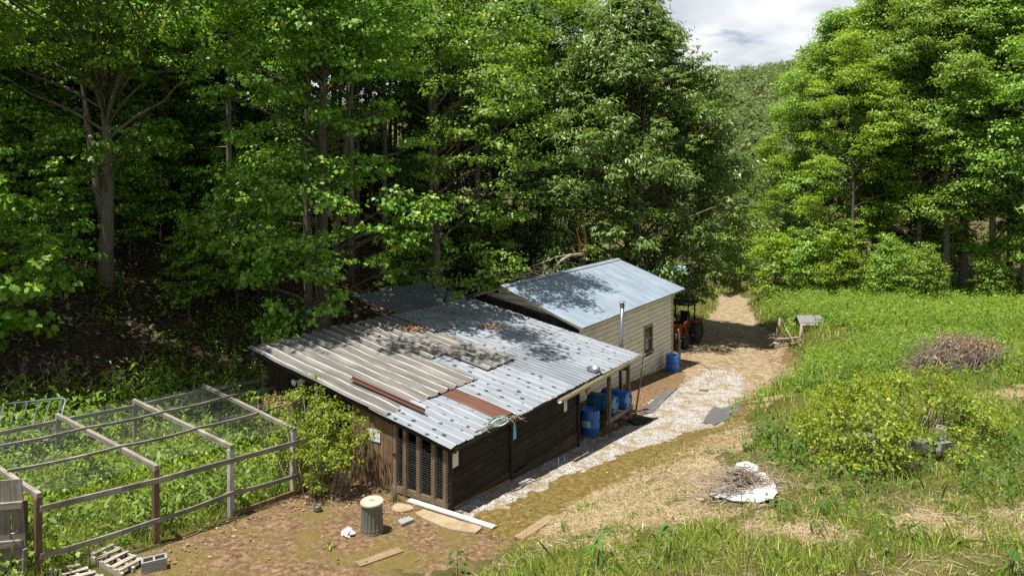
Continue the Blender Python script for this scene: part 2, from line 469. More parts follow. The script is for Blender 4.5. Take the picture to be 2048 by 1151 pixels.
def zones(X, Y):
    X = np.asarray(X, float); Y = np.asarray(Y, float)
    Z = ground_z(X, Y)
    wx = (fbm(X*1.3, Y*1.3, 21, 3) - 0.5)*0.9 + (fbm(X*6, Y*6, 22, 2) - 0.5)*0.45
    wy = (fbm(X*1.3, Y*1.3, 31, 3) - 0.5)*0.9 + (fbm(X*6, Y*6, 32, 2) - 0.5)*0.45
    px, py = proj(X + wx*0.8, Y + wy*0.8, Z)
    u, b = xy2uv(X, Y)
    front = Y > 8.2
    z = {}
    z['gravel'] = (inpoly(px, py, P_GRAVEL) & front).astype(float)
    # ground under and beside the sheds: dirt
    foot = (u > 11.6) & (u < 33) & (b > -0.1) & (b < 9.2)
    z['moss'] = ((inpoly(px, py, P_MOSS)) & front).astype(float)
    z['dirt'] = ((inpoly(px, py, P_YARD) | foot) & front).astype(float)
    road = (inpoly(px, py, P_ROAD) | inpoly(px, py, P_ROAD2)) & front & (Y < 75)
    z['road'] = road.astype(float)
    z['edge'] = (inpoly(px, py, P_ROADEDGE) & front & (Y < 75)).astype(float)
    st = inpoly(px, py, P_STRAW) | inpoly(px, py, P_STRAW2) | inpoly(px, py, P_STRAW3) | inpoly(px, py, P_STRAW4) | inpoly(px, py, P_STRAW5)
    z['straw'] = (st & front).astype(float)*np.clip(fbm(X*1.3, Y*1.3, 41, 4)*4.0 - 1.35, 0, 1)
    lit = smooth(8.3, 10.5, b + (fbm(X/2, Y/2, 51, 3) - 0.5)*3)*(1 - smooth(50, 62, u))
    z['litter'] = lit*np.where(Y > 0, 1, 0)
    z['u'], z['b'] = u, b
    return z

def axis(core0, core1, step, far0, far1):
    a = [core0]
    s = step
    while a[-1] > far0: s *= 1.11; a.append(a[-1] - s)
    a = a[::-1]
    b = list(np.arange(core0 + step, core1, step)); s = step
    while b[-1] < far1: s *= 1.09; b.append(b[-1] + s)
    return np.array(a + b)
gx = axis(-14, 21, 0.13, -700, 900)
gy = axis(7.5, 44, 0.13, -60, 1500)
GX, GY = np.meshgrid(gx, gy)
GZ = ground_z(GX, GY)
zn = zones(GX.ravel(), GY.ravel())
nxg, nyg = len(gx), len(gy)
GV = np.stack([GX.ravel(), GY.ravel(), GZ.ravel()], 1)
ii = np.arange(nyg*nxg).reshape(nyg, nxg)
GF = np.stack([ii[:-1, :-1].ravel(), ii[:-1, 1:].ravel(), ii[1:, 1:].ravel(), ii[1:, :-1].ravel()], 1)

def ground_mat():
    m, nt, bs = new_mat('bare_and_grassy_ground')
    pos = nd(nt, 'ShaderNodeNewGeometry').outputs['Position']
    A = nd(nt, 'ShaderNodeVertexColor', layer_name='zone_a'); sa = nd(nt, 'ShaderNodeSeparateColor', {'Color': A.outputs['Color']})
    Bq = nd(nt, 'ShaderNodeVertexColor', layer_name='zone_b'); sb = nd(nt, 'ShaderNodeSeparateColor', {'Color': Bq.outputs['Color']})
    n_s = noise(nt, pos, 9.0, 6.0, 0.65); n_m = noise(nt, pos, 1.6, 5.0, 0.6); n_f = noise(nt, pos, 45.0, 4.0, 0.6)
    def soft(mask, w=0.5):
        v = math_n(nt, 'ADD', mask, math_n(nt, 'MULTIPLY', math_n(nt, 'SUBTRACT', n_s, 0.5), w*2))
        return nd(nt, 'ShaderNodeMapRange', {'Value': v, 'From Min': 0.38, 'From Max': 0.62}).outputs[0]
    # grassy soil
    c = ramp(nt, n_m, [(0.3, (0.085, 0.082, 0.028)), (0.5, (0.135, 0.115, 0.042)), (0.7, (0.22, 0.17, 0.085))])
    c = mix(nt, n_f, c, (0.06, 0.075, 0.016), 'OVERLAY')
    # straw covered soil
    strawn = noise(nt, mapping(nt, pos, (30, 9, 14)), 1.0, 5.0, 0.7, 1.5)
    cs = ramp(nt, strawn, [(0.3, (0.12, 0.080, 0.040)), (0.5, (0.26, 0.185, 0.105)), (0.72, (0.40, 0.31, 0.19))])
    c = mix(nt, soft(sa.outputs[2], 0.45), c, cs)
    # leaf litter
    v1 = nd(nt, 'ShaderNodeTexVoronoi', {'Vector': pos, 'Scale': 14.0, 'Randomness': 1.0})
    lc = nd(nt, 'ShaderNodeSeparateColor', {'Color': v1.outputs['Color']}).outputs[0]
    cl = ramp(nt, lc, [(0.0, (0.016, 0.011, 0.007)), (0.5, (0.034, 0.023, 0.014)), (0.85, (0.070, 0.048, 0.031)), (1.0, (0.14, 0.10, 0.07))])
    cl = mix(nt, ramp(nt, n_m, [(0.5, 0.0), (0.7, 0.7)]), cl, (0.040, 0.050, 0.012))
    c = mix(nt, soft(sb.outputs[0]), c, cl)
    # red brown yard dirt with moss
    cd = ramp(nt, n_s, [(0.28, (0.055, 0.030, 0.014)), (0.5, (0.138, 0.086, 0.047)), (0.72, (0.27, 0.19, 0.118))])
    cd = mix(nt, ramp(nt, noise(nt, pos, 1.1, 5.0), [(0.46, 0.0), (0.62, 0.75)]), cd, (0.125, 0.098, 0.026))
    cd = mix(nt, 0.75, cd, ramp(nt, noise(nt, pos, 70.0, 5.0, 0.75), [(0.30, (0.05, 0.05, 0.05)), (0.5, (0.5, 0.5, 0.5)), (0.70, (0.97, 0.95, 0.92))]), 'OVERLAY')
    c = mix(nt, soft(sa.outputs[1]), c, cd)
    # golden moss on old gravel
    cm = ramp(nt, n_s, [(0.28, (0.055, 0.036, 0.012)), (0.5, (0.125, 0.090, 0.024)), (0.72, (0.225, 0.165, 0.062))])
    cm = mix(nt, ramp(nt, noise(nt, pos, 0.9, 4.0), [(0.5, 0.0), (0.66, 0.6)]), cm, (0.075, 0.085, 0.018))
    cm = mix(nt, 0.75, cm, ramp(nt, noise(nt, pos, 60.0, 5.0, 0.75), [(0.30, (0.06, 0.06, 0.06)), (0.5, (0.5, 0.5, 0.5)), (0.70, (0.95, 0.95, 0.9))]), 'OVERLAY')
    c = mix(nt, soft(sb.outputs[1]), c, cm)
    # old road: patches of pale stone in moss and dirt
    pb = ramp(nt, noise(nt, pos, 2.6, 7.0, 0.75), [(0.44, 0.0), (0.66, 0.6)])
    cr_ = mix(nt, pb, ramp(nt, n_s, [(0.3, (0.13, 0.085, 0.036)), (0.7, (0.25, 0.18, 0.085))]), (0.43, 0.39, 0.33))
    c = mix(nt, soft(sb.outputs[2], 0.3), c, cr_)
    # white gravel, stone by stone
    vg = nd(nt, 'ShaderNodeTexVoronoi', {'Vector': pos, 'Scale': 32.0, 'Randomness': 1.0})
    gcol = nd(nt, 'ShaderNodeSeparateColor', {'Color': vg.outputs['Color']}).outputs[1]
    cg = ramp(nt, gcol, [(0.0, (0.14, 0.125, 0.105)), (0.24, (0.27, 0.255, 0.23)), (0.55, (0.405, 0.39, 0.365)), (1.0, (0.58, 0.57, 0.55))])
    cg = mix(nt, ramp(nt, vg.outputs['Distance'], [(0.42, 0.0), (0.75, 0.8)]), cg, (0.10, 0.085, 0.065))
    cg = mix(nt, ramp(nt, noise(nt, pos, 1.9, 6.0, 0.68), [(0.465, 0.0), (0.60, 0.85)]), cg, (0.20, 0.145, 0.070))
    c = mix(nt, soft(sa.outputs[0], 0.55), c, cg)
    nt.links.new(c, bs.inputs['Base Color'])
    bs.inputs['Roughness'].default_value = 0.95
    bs.inputs['Specular IOR Level'].default_value = 0.15
    h = math_n(nt, 'ADD', math_n(nt, 'MULTIPLY', vg.outputs['Distance'], 0.6), n_s)
    bump(nt, bs, h, 0.7, 0.05)
    return m
MAT['ground'] = ground_mat()
za = np.zeros((len(GV), 4), np.float32); zb = np.zeros((len(GV), 4), np.float32)
za[:, 0] = zn['gravel']; za[:, 1] = np.maximum(zn['dirt'], zn['edge']*0.75)*(1 - zn['gravel']); za[:, 2] = zn['straw']; za[:, 3] = 1
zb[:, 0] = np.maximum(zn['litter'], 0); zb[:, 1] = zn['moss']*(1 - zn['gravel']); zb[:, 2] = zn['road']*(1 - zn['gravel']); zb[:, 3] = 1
fdrive = ((zn['gravel'] + zn['moss'] + zn['road'])[GF].mean(1) > 0.5)
fwood = (zn['litter'][GF].mean(1) > 0.5) & ~fdrive
def ground_piece(name, sel, label):
    f = GF[sel]; used = np.unique(f); remap = np.zeros(len(GV), np.int32); remap[used] = np.arange(len(used))
    me = np_mesh(name, GV[used], remap[f], True)
    for nm, arr in (('zone_a', za), ('zone_b', zb)):
        at_ = me.color_attributes.new(nm, 'FLOAT_COLOR', 'POINT')
        at_.data.foreach_set('color', arr[used].ravel())
    return props(add_obj(name, me, MAT['ground']), label, name.replace('_', ' '), None, 'structure')
ground_piece('ground', ~fdrive & ~fwood, 'grassy and bare ground sloping round the sheds and up to the far ridge')
ground_piece('driveway', fdrive, 'white gravel and moss driveway running past the sheds and away')
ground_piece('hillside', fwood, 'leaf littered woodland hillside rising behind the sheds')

# ------------------------------------------------------------------ foliage engine
def unit(v): return v/np.maximum(np.linalg.norm(v, axis=-1, keepdims=True), 1e-9)
OUT = {
 'lobed': [(0, 0), (.18, .42), (.42, .30), (.62, .50), (.72, .22), (1.0, .10), (1.0, -.10), (.72, -.22), (.62, -.50), (.42, -.30), (.18, -.42)],
 'ovate': [(0, 0), (.45, .34), (1, 0), (.45, -.34)],
 'long': [(0, 0), (.30, .15), (.72, .13), (1, 0), (.72, -.13), (.30, -.15)],
 'blade': [(0, .012), (.5, .018), (1, 0), (.5, -.018), (0, -.012)],
}
def leaves(C, Nn, size, kind, rng, droop=0.25, D=None):
    """leaf polygons: centres C, facing Nn; returns verts, faces"""
    n = len(C); Nn = unit(Nn)
    r = rng.normal(size=(n, 3)) if D is None else D
    d = unit(r - (r*Nn).sum(1, keepdims=True)*Nn)
    sd = np.cross(Nn, d)
    o = np.array(OUT[kind]); k = len(o)
    size = np.broadcast_to(size, (n,))[:, None, None]
    a = (o[:, 0] - 0.4)[None, :, None]; bq = o[:, 1][None, :, None]
    V = C[:, None, :] + size*(a*d[:, None, :] + bq*sd[:, None, :])
    # cup and droop
    h = 0.22*np.abs(o[:, 1]) - droop*np.maximum(o[:, 0] - 0.4, 0)**2
    V = V + size*h[None, :, None]*Nn[:, None, :]
    F = np.arange(n*k).reshape(n, k)
    return V.reshape(-1, 3), F

def clump_leaves(cen, rad, flat, count, lsize, kind, rng, upb=0.9, droop=0.25, anchors=9):
    """a puff of leaves on the upper shell of a flattened ball round cen"""
    a = unit(rng.normal(size=(anchors, 3))*np.array([1, 1, 0.9]) + np.array([0, 0, 0.35]))
    a *= (0.45 + 0.6*rng.random((anchors, 1)))
    k = rng.integers(0, anchors, count)
    p = a[k] + rng.normal(size=(count, 3))*np.array([.26, .26, .15])
    nrm = unit(p*np.array([1, 1, 0.6]))*0.75 + np.array([0, 0, upb*0.85]) + rng.normal(size=(count, 3))*0.50
    P = cen + p*rad*np.array([1, 1, flat])
    s = lsize*np.clip(rng.normal(1, 0.24, count), 0.45, 1.7)
    D = p*np.array([1, 1, 0.2]) + rng.normal(size=(count, 3))*0.5 + np.array([0, 0, -0.35])
    return leaves(P, nrm, s, kind, rng, droop, D)

def rosette_leaves(cen, rad, flat, count, lsize, kind, rng):
    """drooping stars of long leaves at the ends of shoots"""
    per = 7; ns = max(1, count//per)
    a = unit(rng.normal(size=(ns, 3)) + np.array([0, 0, 0.45])); a *= (0.5 + 0.55*rng.random((ns, 1)))
    sc = cen + a*rad*np.array([1, 1, flat])
    ang = (np.arange(per)*2*np.pi/per)[None, :] + rng.random((ns, 1))*6.28
    dirs = np.stack([np.cos(ang), np.sin(ang), -0.35 - 0.5*rng.random((ns, per))], -1) + a[:, None, :]*np.array([.7, .7, .2])
    dirs = unit(dirs).reshape(-1, 3)
    s = lsize*np.clip(rng.normal(1, 0.22, ns*per), 0.5, 1.6)
    P = np.repeat(sc, per, 0) + dirs*s[:, None]*0.45
    nrm = np.array([0, 0, 1.0]) + rng.normal(size=(ns*per, 3))*0.32 + dirs*0.25
    return leaves(P, nrm, s, kind, rng, 0.5, dirs)

def merge(parts):
    Vs, Fs, o = [], [], 0
    for v, f in parts:
        Vs.append(v); Fs.append(f + o); o += len(v)
    return np.concatenate(Vs), np.concatenate(Fs)

class TreeKind:
    """trunk mesh and crown mesh shared by every tree of the kind; local origin at the foot"""
    def __init__(s, seed, H, cb, R, prof, nclump, rad, flat, per, lsize, leaf, bark, tr, kind='ovate', clumps=None, lean=0.0, forks=0, upb=0.9, limbs=True, dead=0, boughs=0, limbp=0.45):
        rng = np.random.default_rng(seed); random.seed(seed)
        mb = MB()
        top = H*0.9
        n = 9; ph = rng.random(2)*6.28
        axis_ = [Vector((lean*(k/n)**1.5*H*0.1 + 0.10*math.sin(ph[0] + k*0.9)*k/n, 0.10*math.sin(ph[1] + k*1.1)*k/n, top*k/n)) for k in range(n+1)]
        rr = [tr*(1.28 if k == 0 else 1.0)*(1 - 0.80*(k/n)**1.15) for k in range(n+1)]
        axis_[0].z = -0.5
        mb.tube(axis_, rr, 10)
        def ax(z):
            t = max(0, min(n-1e-6, z/top*n)); i = int(t); f = t - i
            return axis_[i].lerp(axis_[i+1], f), rr[i]*(1-f) + rr[i+1]*f
        for f in range(forks):
            aa = rng.random()*6.28; z0 = H*(0.12 + 0.1*rng.random()); p0, r0 = ax(z0)
            q = [p0 + Vector((math.cos(aa), math.sin(aa), 0))*(0.30*k**0.8) + Vector((0, 0, k*H*0.12)) for k in range(6)]
            mb.tube(q, [r0*0.72*(1 - 0.15*k) for k in range(6)], 8)
        C = []
        if clumps is not None:
            C += [(Vector(c), r) for c, r in clumps]
        gold = 2.399963
        nb = max(3, int(nclump/boughs)) if boughs else 0
        for i in range(nb):                                   # big boughs, each a heap of leaf clumps
            t = ((i + 0.5)/nb)**0.85
            z = cb + (H - cb)*t; Rz = R*prof(t)
            rbg = max(0.9, min(Rz*0.95, R*(0.30 + 0.26*rng.random())))
            rho = max(0.0, Rz - rbg*0.8)*(0.85 + 0.35*rng.random()); aa = i*gold + rng.normal()*0.5
            bc = np.array([rho*math.cos(aa) + lean*t**1.5*H*0.1, rho*math.sin(aa), z - rbg*.2*t])
            for q in range(boughs):
                d = unit(rng.normal(size=3) + np.array([0.5*math.cos(aa), 0.5*math.sin(aa), 0.45]))
                C.append((Vector(bc + d*rbg*np.array([1, 1, .8])*(0.55 + 0.45*rng.random())), rad*(0.5 + 0.75*rng.random())))
        for i in range(0 if boughs else nclump):
            t = (i + 0.5)/nclump
            t = t**0.85
            z = cb + (H - cb)*t
            Rz = R*prof(t)
            rad_i = rad*(0.7 + 0.6*rng.random())
            rho = max(0.0, Rz - rad_i*0.55)*(1.0 if rng.random() < 0.68 else rng.random()**0.5)*(0.84 + 0.3*rng.random())
            aa = i*gold + rng.normal()*0.25
            C.append((Vector((rho*math.cos(aa) + lean*t**1.5*H*0.1, rho*math.sin(aa), z + rng.normal()*0.35)), rad_i))
        parts = []
        for c, r in C:
            k = max(12, int(per*(r/rad)**2))
            cn = np.array(c)
            fn = rosette_leaves if kind == 'long' else clump_leaves
            if kind == 'long' and rng.random() < .35: parts.append(fn(cn, r, flat, k, lsize, kind, rng))
            elif kind == 'long': parts.append(clump_leaves(cn, r, flat, k, lsize, kind, rng, upb, .5, 14))
            else: parts.append(fn(cn, r, flat, k, lsize, kind, rng, upb))
            if limbs and rng.random() < limbp:
                hz = max(0.4, min(top*0.96, c.z - 0.42*math.hypot(c.x, c.y) - 0.3))
                p0, r0 = ax(hz); L = (c - p0).length
                mid = p0.lerp(c, 0.5) + Vector((rng.normal()*0.1*L, rng.normal()*0.1*L, 0.07*L))
                rl = min(r0*0.5, 0.014 + 0.014*L)
                mb.tube([p0, p0.lerp(mid, .5) + Vector((0, 0, .03*L)), mid, mid.lerp(c, .55) + Vector((0, 0, 0.02*L)), c], [rl, rl*.8, rl*.6, rl*.4, rl*.18], 5, cap=False)
                for q in range(3):
                    e = c + Vector(tuple(rng.normal(size=3)*np.array([.6, .6, .35*flat])*r))
                    mb.tube([mid.lerp(c, .6), c.lerp(e, .5), e], [rl*.32, rl*.22, rl*.1], 4, cap=False)
        for q in range(dead):
            z0 = cb*(0.25 + 0.75*rng.random()); p0, r0 = ax(z0); aa = rng.random()*6.28; L = 0.8 + 1.6*rng.random()
            d = Vector((math.cos(aa), math.sin(aa), -0.1 + 0.3*rng.random()))
            w = Vector((rng.normal(), rng.normal(), rng.normal()))*0.12
            mb.tube([p0, p0 + d*L*.5 + w, p0 + d*L + w*0.4], [0.03, 0.02, 0.006], 4, cap=False)
        tmp = mb.build('trunk', bark); s.trunk = tmp.data
        bpy.data.objects.remove(tmp)
        s.bark = bark
        V, F = merge(parts)
        s.crown = np_mesh('crown', V, F); s.crown.materials.append(leaf)
    def place(s, name, label, cat, X, Y, rz=0.0, sc=1.0, group=None, z=None, szz=None):
        o = thing(name, label, cat, (X, Y, gz(X, Y) if z is None else z), rz, group)
        o.scale = (sc, sc, szz or sc)
        for nm, me in (('trunk', s.trunk), ('crown', s.crown)):
            c = bpy.data.objects.new(nm, me); COL.objects.link(c); c.parent = o
        return o

dome = lambda t: (0.72 + 0.55*min(t, .5))*(1 - max(0, t - .45)**2/.34)
egg = lambda t: (math.sin(math.pi*min(1, 0.16 + 0.80*t))**0.8)
cone = lambda t: max(0.12, (1 - t)**0.62*min(1, 0.62 + 1.6*t))
column_ = lambda t: min(1, 0.7 + t)*(1 - 0.75*max(0, t - 0.6)/0.4)
layered = lambda t: (0.75 + 0.25*math.sin(t*22))*math.sin(math.pi*min(1, 0.2 + 0.75*t))**0.6

def loc_clumps(tx, ty, lst, rz=0.0):
    """clumps measured on the photograph (px, py, distance, radius) in the frame of a tree standing at tx, ty"""
    base = Vector((tx, ty, gz(tx, ty)))
    return [(at(px, py, Y) - base, r) for px, py, Y, r in lst]

# --- trees one can tell apart
tX, tY = -6.55, 24.2
maple_cl = loc_clumps(tX, tY, [
 (450,425,21.5,.75),(400,440,22,.6),(500,470,21.2,.8),(560,520,20.8,.9),(620,545,20.9,.8),(520,550,21,.7),(600,490,21.3,.9),(665,520,21.3,.7),(430,500,21.8,.6),(700,470,21.8,.7),
 (560,610,20.9,.55),(600,640,21,.6),(540,650,20.8,.5),(650,625,21.4,.6),(580,665,21,.4),(680,590,22,.5),(530,665,20.8,.35),
 (830,440,22.4,.8),(790,400,22.6,.8),(860,410,22.6,.65),(760,470,22.2,.6),(815,480,22.3,.6),(780,545,22.3,.4),(745,520,22.4,.45),(880,425,22.8,.5),
 (640,340,22.3,.9),(580,330,22.2,.9),(690,360,22.2,.8),(520,370,22.2,.8),(470,350,22.4,.8),(740,330,22.6,.7),(620,400,21.8,.9),(560,410,21.7,.8),(680,420,21.8,.7),
 (500,120,22,.9),(560,60,22,1.0),(620,40,22,1.0),(470,60,22.4,.9),(540,20,22.2,1.0),(620,110,22.2,.9),(680,130,22.4,.9),(720,150,22.6,.8),(440,190,22.6,.7),(510,190,22.4,.6),(700,60,22.4,.9),(640,-20,22.2,1.1),(540,-40,22.2,1.1),(730,0,22.6,1.0),(780,60,23,.9),(800,140,23.4,.8),(770,220,23.2,.7),(820,0,23.2,1.0),(580,180,22.3,.8),(540,260,22.6,.8),(480,270,22.8,.7),(640,230,22.3,.7),(700,260,22.8,.7),(420,120,22.4,.9),(410,30,22.2,1.0),(460,-30,22,1.0),(620,-60,22,1.1),(740,-70,22.4,1.1),(820,300,23.5,.6),(760,330,23,.6)])
_r = random.Random(78)
maple_cl += loc_clumps(tX, tY, [(_r.uniform(430, 900), _r.uniform(-230, -75), _r.uniform(18.6, 21.5), _r.uniform(.65, .95)) for _k in range(10)])
k_maple = TreeKind(3, 14.5, 11.5, 4.2, layered, 24, 1.1, .6, 480, .128, MAT['leaf_left'], MAT['bark'], .30, 'lobed', maple_cl, forks=2)
k_maple.place('maple_tree', 'multi-stemmed broad-leaved tree leaning its low boughs over the rusty shed roof', 'tree', tX, tY)
tX3, tY3 = -3.15, 29.0
over_cl = loc_clumps(tX3, tY3, [(980,540,24.8,.65),(1020,520,25.2,.6),(940,560,24.6,.6),(900,570,24.6,.5),(1000,570,24.6,.45),(915,600,24,.3),(880,540,24.8,.6),(1045,540,25.4,.35),(960,505,25.2,.6),(1010,545,25.0,.4),(925,585,24.2,.3),
 (1030,430,26.5,.7),(1060,400,27,.7),(990,440,26.5,.7),(1000,380,26.4,.8),(1045,340,26.6,.9),(950,420,26.5,.7),(1010,300,26.8,.9),(1060,270,27,.9),(970,330,26.6,.8),(930,270,26.8,.9),(1000,220,27,1.0),(1050,180,27.2,1.0),(960,170,27,1.0),(900,330,26.6,.8),(910,400,26.4,.7),(870,260,27,.9),(880,180,27.2,.9),
 (1075,330,28,.8),(1090,250,28.4,.9),(1020,120,27.4,1.0),(940,90,27.4,1.0),(1000,40,27.6,1.0),(880,60,27.6,1.0),(860,350,27,.7),(840,300,27.4,.8),(1080,150,28.4,.9),(1050,60,28,1.0),(1010,200,25.2,.8),(1040,160,25.6,.8),(985,150,25,.8),(1060,220,25.8,.7),(1030,110,25.2,.9),(970,220,24.8,.7)])
k_over = TreeKind(4, 15.5, 12.0, 3.6, layered, 24, 1.1, .6, 340, .15, MAT['leaf_left'], MAT['bark'], .20, 'ovate', over_cl, dead=4)
k_over.place('overhanging_tree', 'dark slim trunked tree hanging its boughs over the joint of shed and house roofs', 'tree', tX3, tY3)
tX2, tY2 = -14.6, 25.2
pop_cl = loc_clumps(tX2, tY2, [(190,310,23.5,.6),(170,340,23.5,.5),(230,290,23.4,.7),(280,270,23.4,.7),(310,300,23.6,.5),(150,350,23.8,.5),(120,260,23.5,.7),(60,240,23.4,.8),(20,200,23.3,.8),(100,130,23.2,.9),(180,60,23,.9),(240,80,23,.9),(300,60,23,1.0),(340,130,23.2,.8),(370,60,23.2,1.0),(40,60,23,1.0),(100,40,23,1.0),(-30,100,23,1.0),(270,130,23.2,.7),(330,30,23.2,.9),(150,110,23,.8),(60,120,23.2,.8),(20,30,23,.9),(200,20,23,.9),(380,150,23.4,.6),(150,160,23.2,.6),
 (30,60,20.5,1.0),(110,20,20.3,1.0),(180,-10,20.3,1.1),(260,10,20.5,1.0),(330,-20,20.6,1.1),(20,-40,20.3,1.1),(90,-70,20.5,1.1),(400,0,21,1.0),(250,-70,20.6,1.1),(160,-90,20.4,1.1),(-60,20,20.5,1.1),(-80,-60,20.5,1.1),(60,110,21.5,.8),(210,120,22,.8),(130,90,21.5,.7),(350,-90,20.8,1.1),(430,-60,21,1.0),(300,90,21.8,.7),(-40,130,22,.9),(-100,60,22,1.0)])
_r = random.Random(77)
pop_cl += loc_clumps(tX2, tY2, [(_r.uniform(-420, 430), _r.uniform(-260, -70), _r.uniform(17.2, 20.4), _r.uniform(.95, 1.3)) for _k in range(46)])
k_pop = TreeKind(5, 12.5, 8.5, 4.0, layered, 26, 1.05, .6, 470, .128, MAT['leaf_left'], MAT['bark_pale'], .26, 'lobed', pop_cl, forks=1)
k_pop.place('poplar_tree', 'tall pale-barked tree standing in the shade at the left, forked near its foot', 'tree', tX2, tY2)
cX, cY = 7.1, 41.5
def ches(t):
    zs = [0, .12, .3, .5, .7, .85, 1.0]; rs = [.66, .88, .95, .88, .68, .40, .12]
    return float(np.interp(t, zs, rs))
k_ches = TreeKind(8, 19.4, 1.2, 7.1, ches, 504, 1.15, .75, 400, .25, MAT['leaf_chestnut'], MAT['bark'], .32, 'long', forks=4, boughs=8, upb=.75, limbp=.16)
k_ches.place('chestnut_tree', 'big dome-shaped tree with long glossy drooping leaves behind the white house', 'tree', cX, cY)

# --- kinds for the woods
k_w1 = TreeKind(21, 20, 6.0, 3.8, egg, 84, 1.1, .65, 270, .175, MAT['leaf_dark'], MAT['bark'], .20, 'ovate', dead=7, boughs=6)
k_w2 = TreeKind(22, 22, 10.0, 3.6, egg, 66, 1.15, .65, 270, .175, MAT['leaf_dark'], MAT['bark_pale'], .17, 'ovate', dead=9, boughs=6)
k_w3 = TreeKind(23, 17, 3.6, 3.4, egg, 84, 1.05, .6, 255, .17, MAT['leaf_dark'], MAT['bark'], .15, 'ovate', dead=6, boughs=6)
k_sap = TreeKind(24, 5.2, 0.8, 1.7, egg, 22, .65, .5, 110, .17, MAT['leaf_left'], MAT['bark'], .045, 'lobed')
k_r1 = TreeKind(31, 21, 2.4, 4.4, dome, 150, 1.1, .65, 290, .182, MAT['leaf_right'], MAT['bark_pale'], .22, 'ovate', dead=4, boughs=8)
k_r2 = TreeKind(32, 20.5, 3.4, 4.3, egg, 120, 1.05, .6, 280, .182, MAT['leaf_bright'], MAT['bark'], .20, 'ovate', dead=3, boughs=7)
k_r3 = TreeKind(33, 22, 4.6, 4.6, dome, 140, 1.2, .65, 290, .185, MAT['leaf_right'], MAT['bark_pale'], .24, 'ovate', dead=8, boughs=8)
k_shrub = TreeKind(41, 3.6, .4, 1.9, egg, 34, .7, .7, 130, .15, MAT['leaf_bright'], MAT['bark'], .06, 'ovate', forks=3)
k_shrub2 = TreeKind(42, 4.6, .5, 1.9, egg, 40, .8, .7, 140, .16, MAT['leaf_right'], MAT['bark'], .07, 'ovate', forks=3)
k_round = TreeKind(43, 11, 2.0, 3.6, egg, 60, 1.2, .75, 200, .26, MAT['leaf_far'], MAT['bark'], .2, 'ovate')

# right-hand wood edge, one row one can count, then the shaded trees behind it
front_right = [
 (1552, 60, k_r2, .64, 'smaller yellow-green tree closing in beside the far end of the track'),
 (1632, 61, k_r1, .96, 'slender leafy tree at the left end of the right-hand wood, beside the road'),
 (1672, 57, k_r1, 1.04, 'grey-green tree rising just left of the bright yellow-green tree'),
 (1705, 50, k_r2, .88, 'bright yellow-green tree with an open crown at the front of the wood edge'),
 (1775, 52, k_r3, 1.02, 'tall full tree right of the bright yellow-green tree'),
 (1838, 49, k_r1, .98, 'mid-green tree with low boughs above the dark gap in the field edge'),
 (1893, 47.5, k_r3, .96, 'tree with a pale bare lower trunk in the dark gap of the wood edge'),
 (1925, 49, k_r3, 1.0, 'second pale-trunked tree in the dark gap, a dead bough at its side'),
 (1985, 46, k_r1, .99, 'dense tree over the brush pile at the wood edge'),
 (2050, 44.5, k_r3, .98, 'tree cut by the right edge of the photograph'),
]
for i, (px, Y, k, sc, lb) in enumerate(front_right):
    k.place('edge_tree', lb, 'tree', (px - CXP)/FPX*Y, Y, 1.3*i, sc, 'trees along the right-hand wood edge')
for i, (X, Y, k, sc) in enumerate([(36.5,44,k_r1,1.0),(40,42,k_r3,1.0),(33,51,k_r3,1.0),(29,54,k_w2,1.0),(28,58,k_r3,1.0),(37,52,k_w1,1.05),(41,49,k_w2,1.0),(31,60,k_r3,1.1),(35,60,k_w1,1.1),(30,66,k_r3,1.0),(43,57,k_r3,1.1),(39,65,k_w2,1.1),(45,43,k_r3,1.0),(33.5,55.5,k_w2,.95),(30,50.5,k_w3,.9),(27.5,52.5,k_w3,.85),(36,48,k_w3,.9),(46,51,k_w2,1.0),(48,60,k_r3,1.1),(28.5,63,k_w2,.95)]):
    k.place('wood_tree', 'shaded tree deep in the wood beyond the right-hand field', 'tree', X, Y, 2.1*i, sc, 'shaded trees in the right-hand wood')
for i in range(16):
    X = 24 + 1.6*i + RNG.uniform(-.8, .8); Y = 62 - .9*i + RNG.uniform(-1.5, 3.5)
    k_shrub2.place('understory_shrub', 'leafy shrub growing under the shaded trees of the right-hand wood', 'shrub', X, Y, 1.3*i, RNG.uniform(.6, 1.0), 'shrubs under the right-hand wood')
# trees between the left wood and the chestnut
for i, (px, Y, k, sc, lb) in enumerate([
 (1030, 47, k_r2, 1.12, 'tall sunlit yellow-green tree just left of the big dome-shaped tree'),
 (955, 40, k_w1, 1.12, 'dark broad tree left of the tall sunlit yellow-green tree'),
 (860, 36, k_w1, 1.05, 'shaded tree between the multi-stemmed tree and the tall sunlit one'),
 (1095, 52, k_r1, 1.2, 'tall green tree behind the left shoulder of the dome-shaped tree')]):
    k.place('tall_tree', lb, 'tree', (px - CXP)/FPX*Y, Y, 0.7 + 1.9*i, sc)

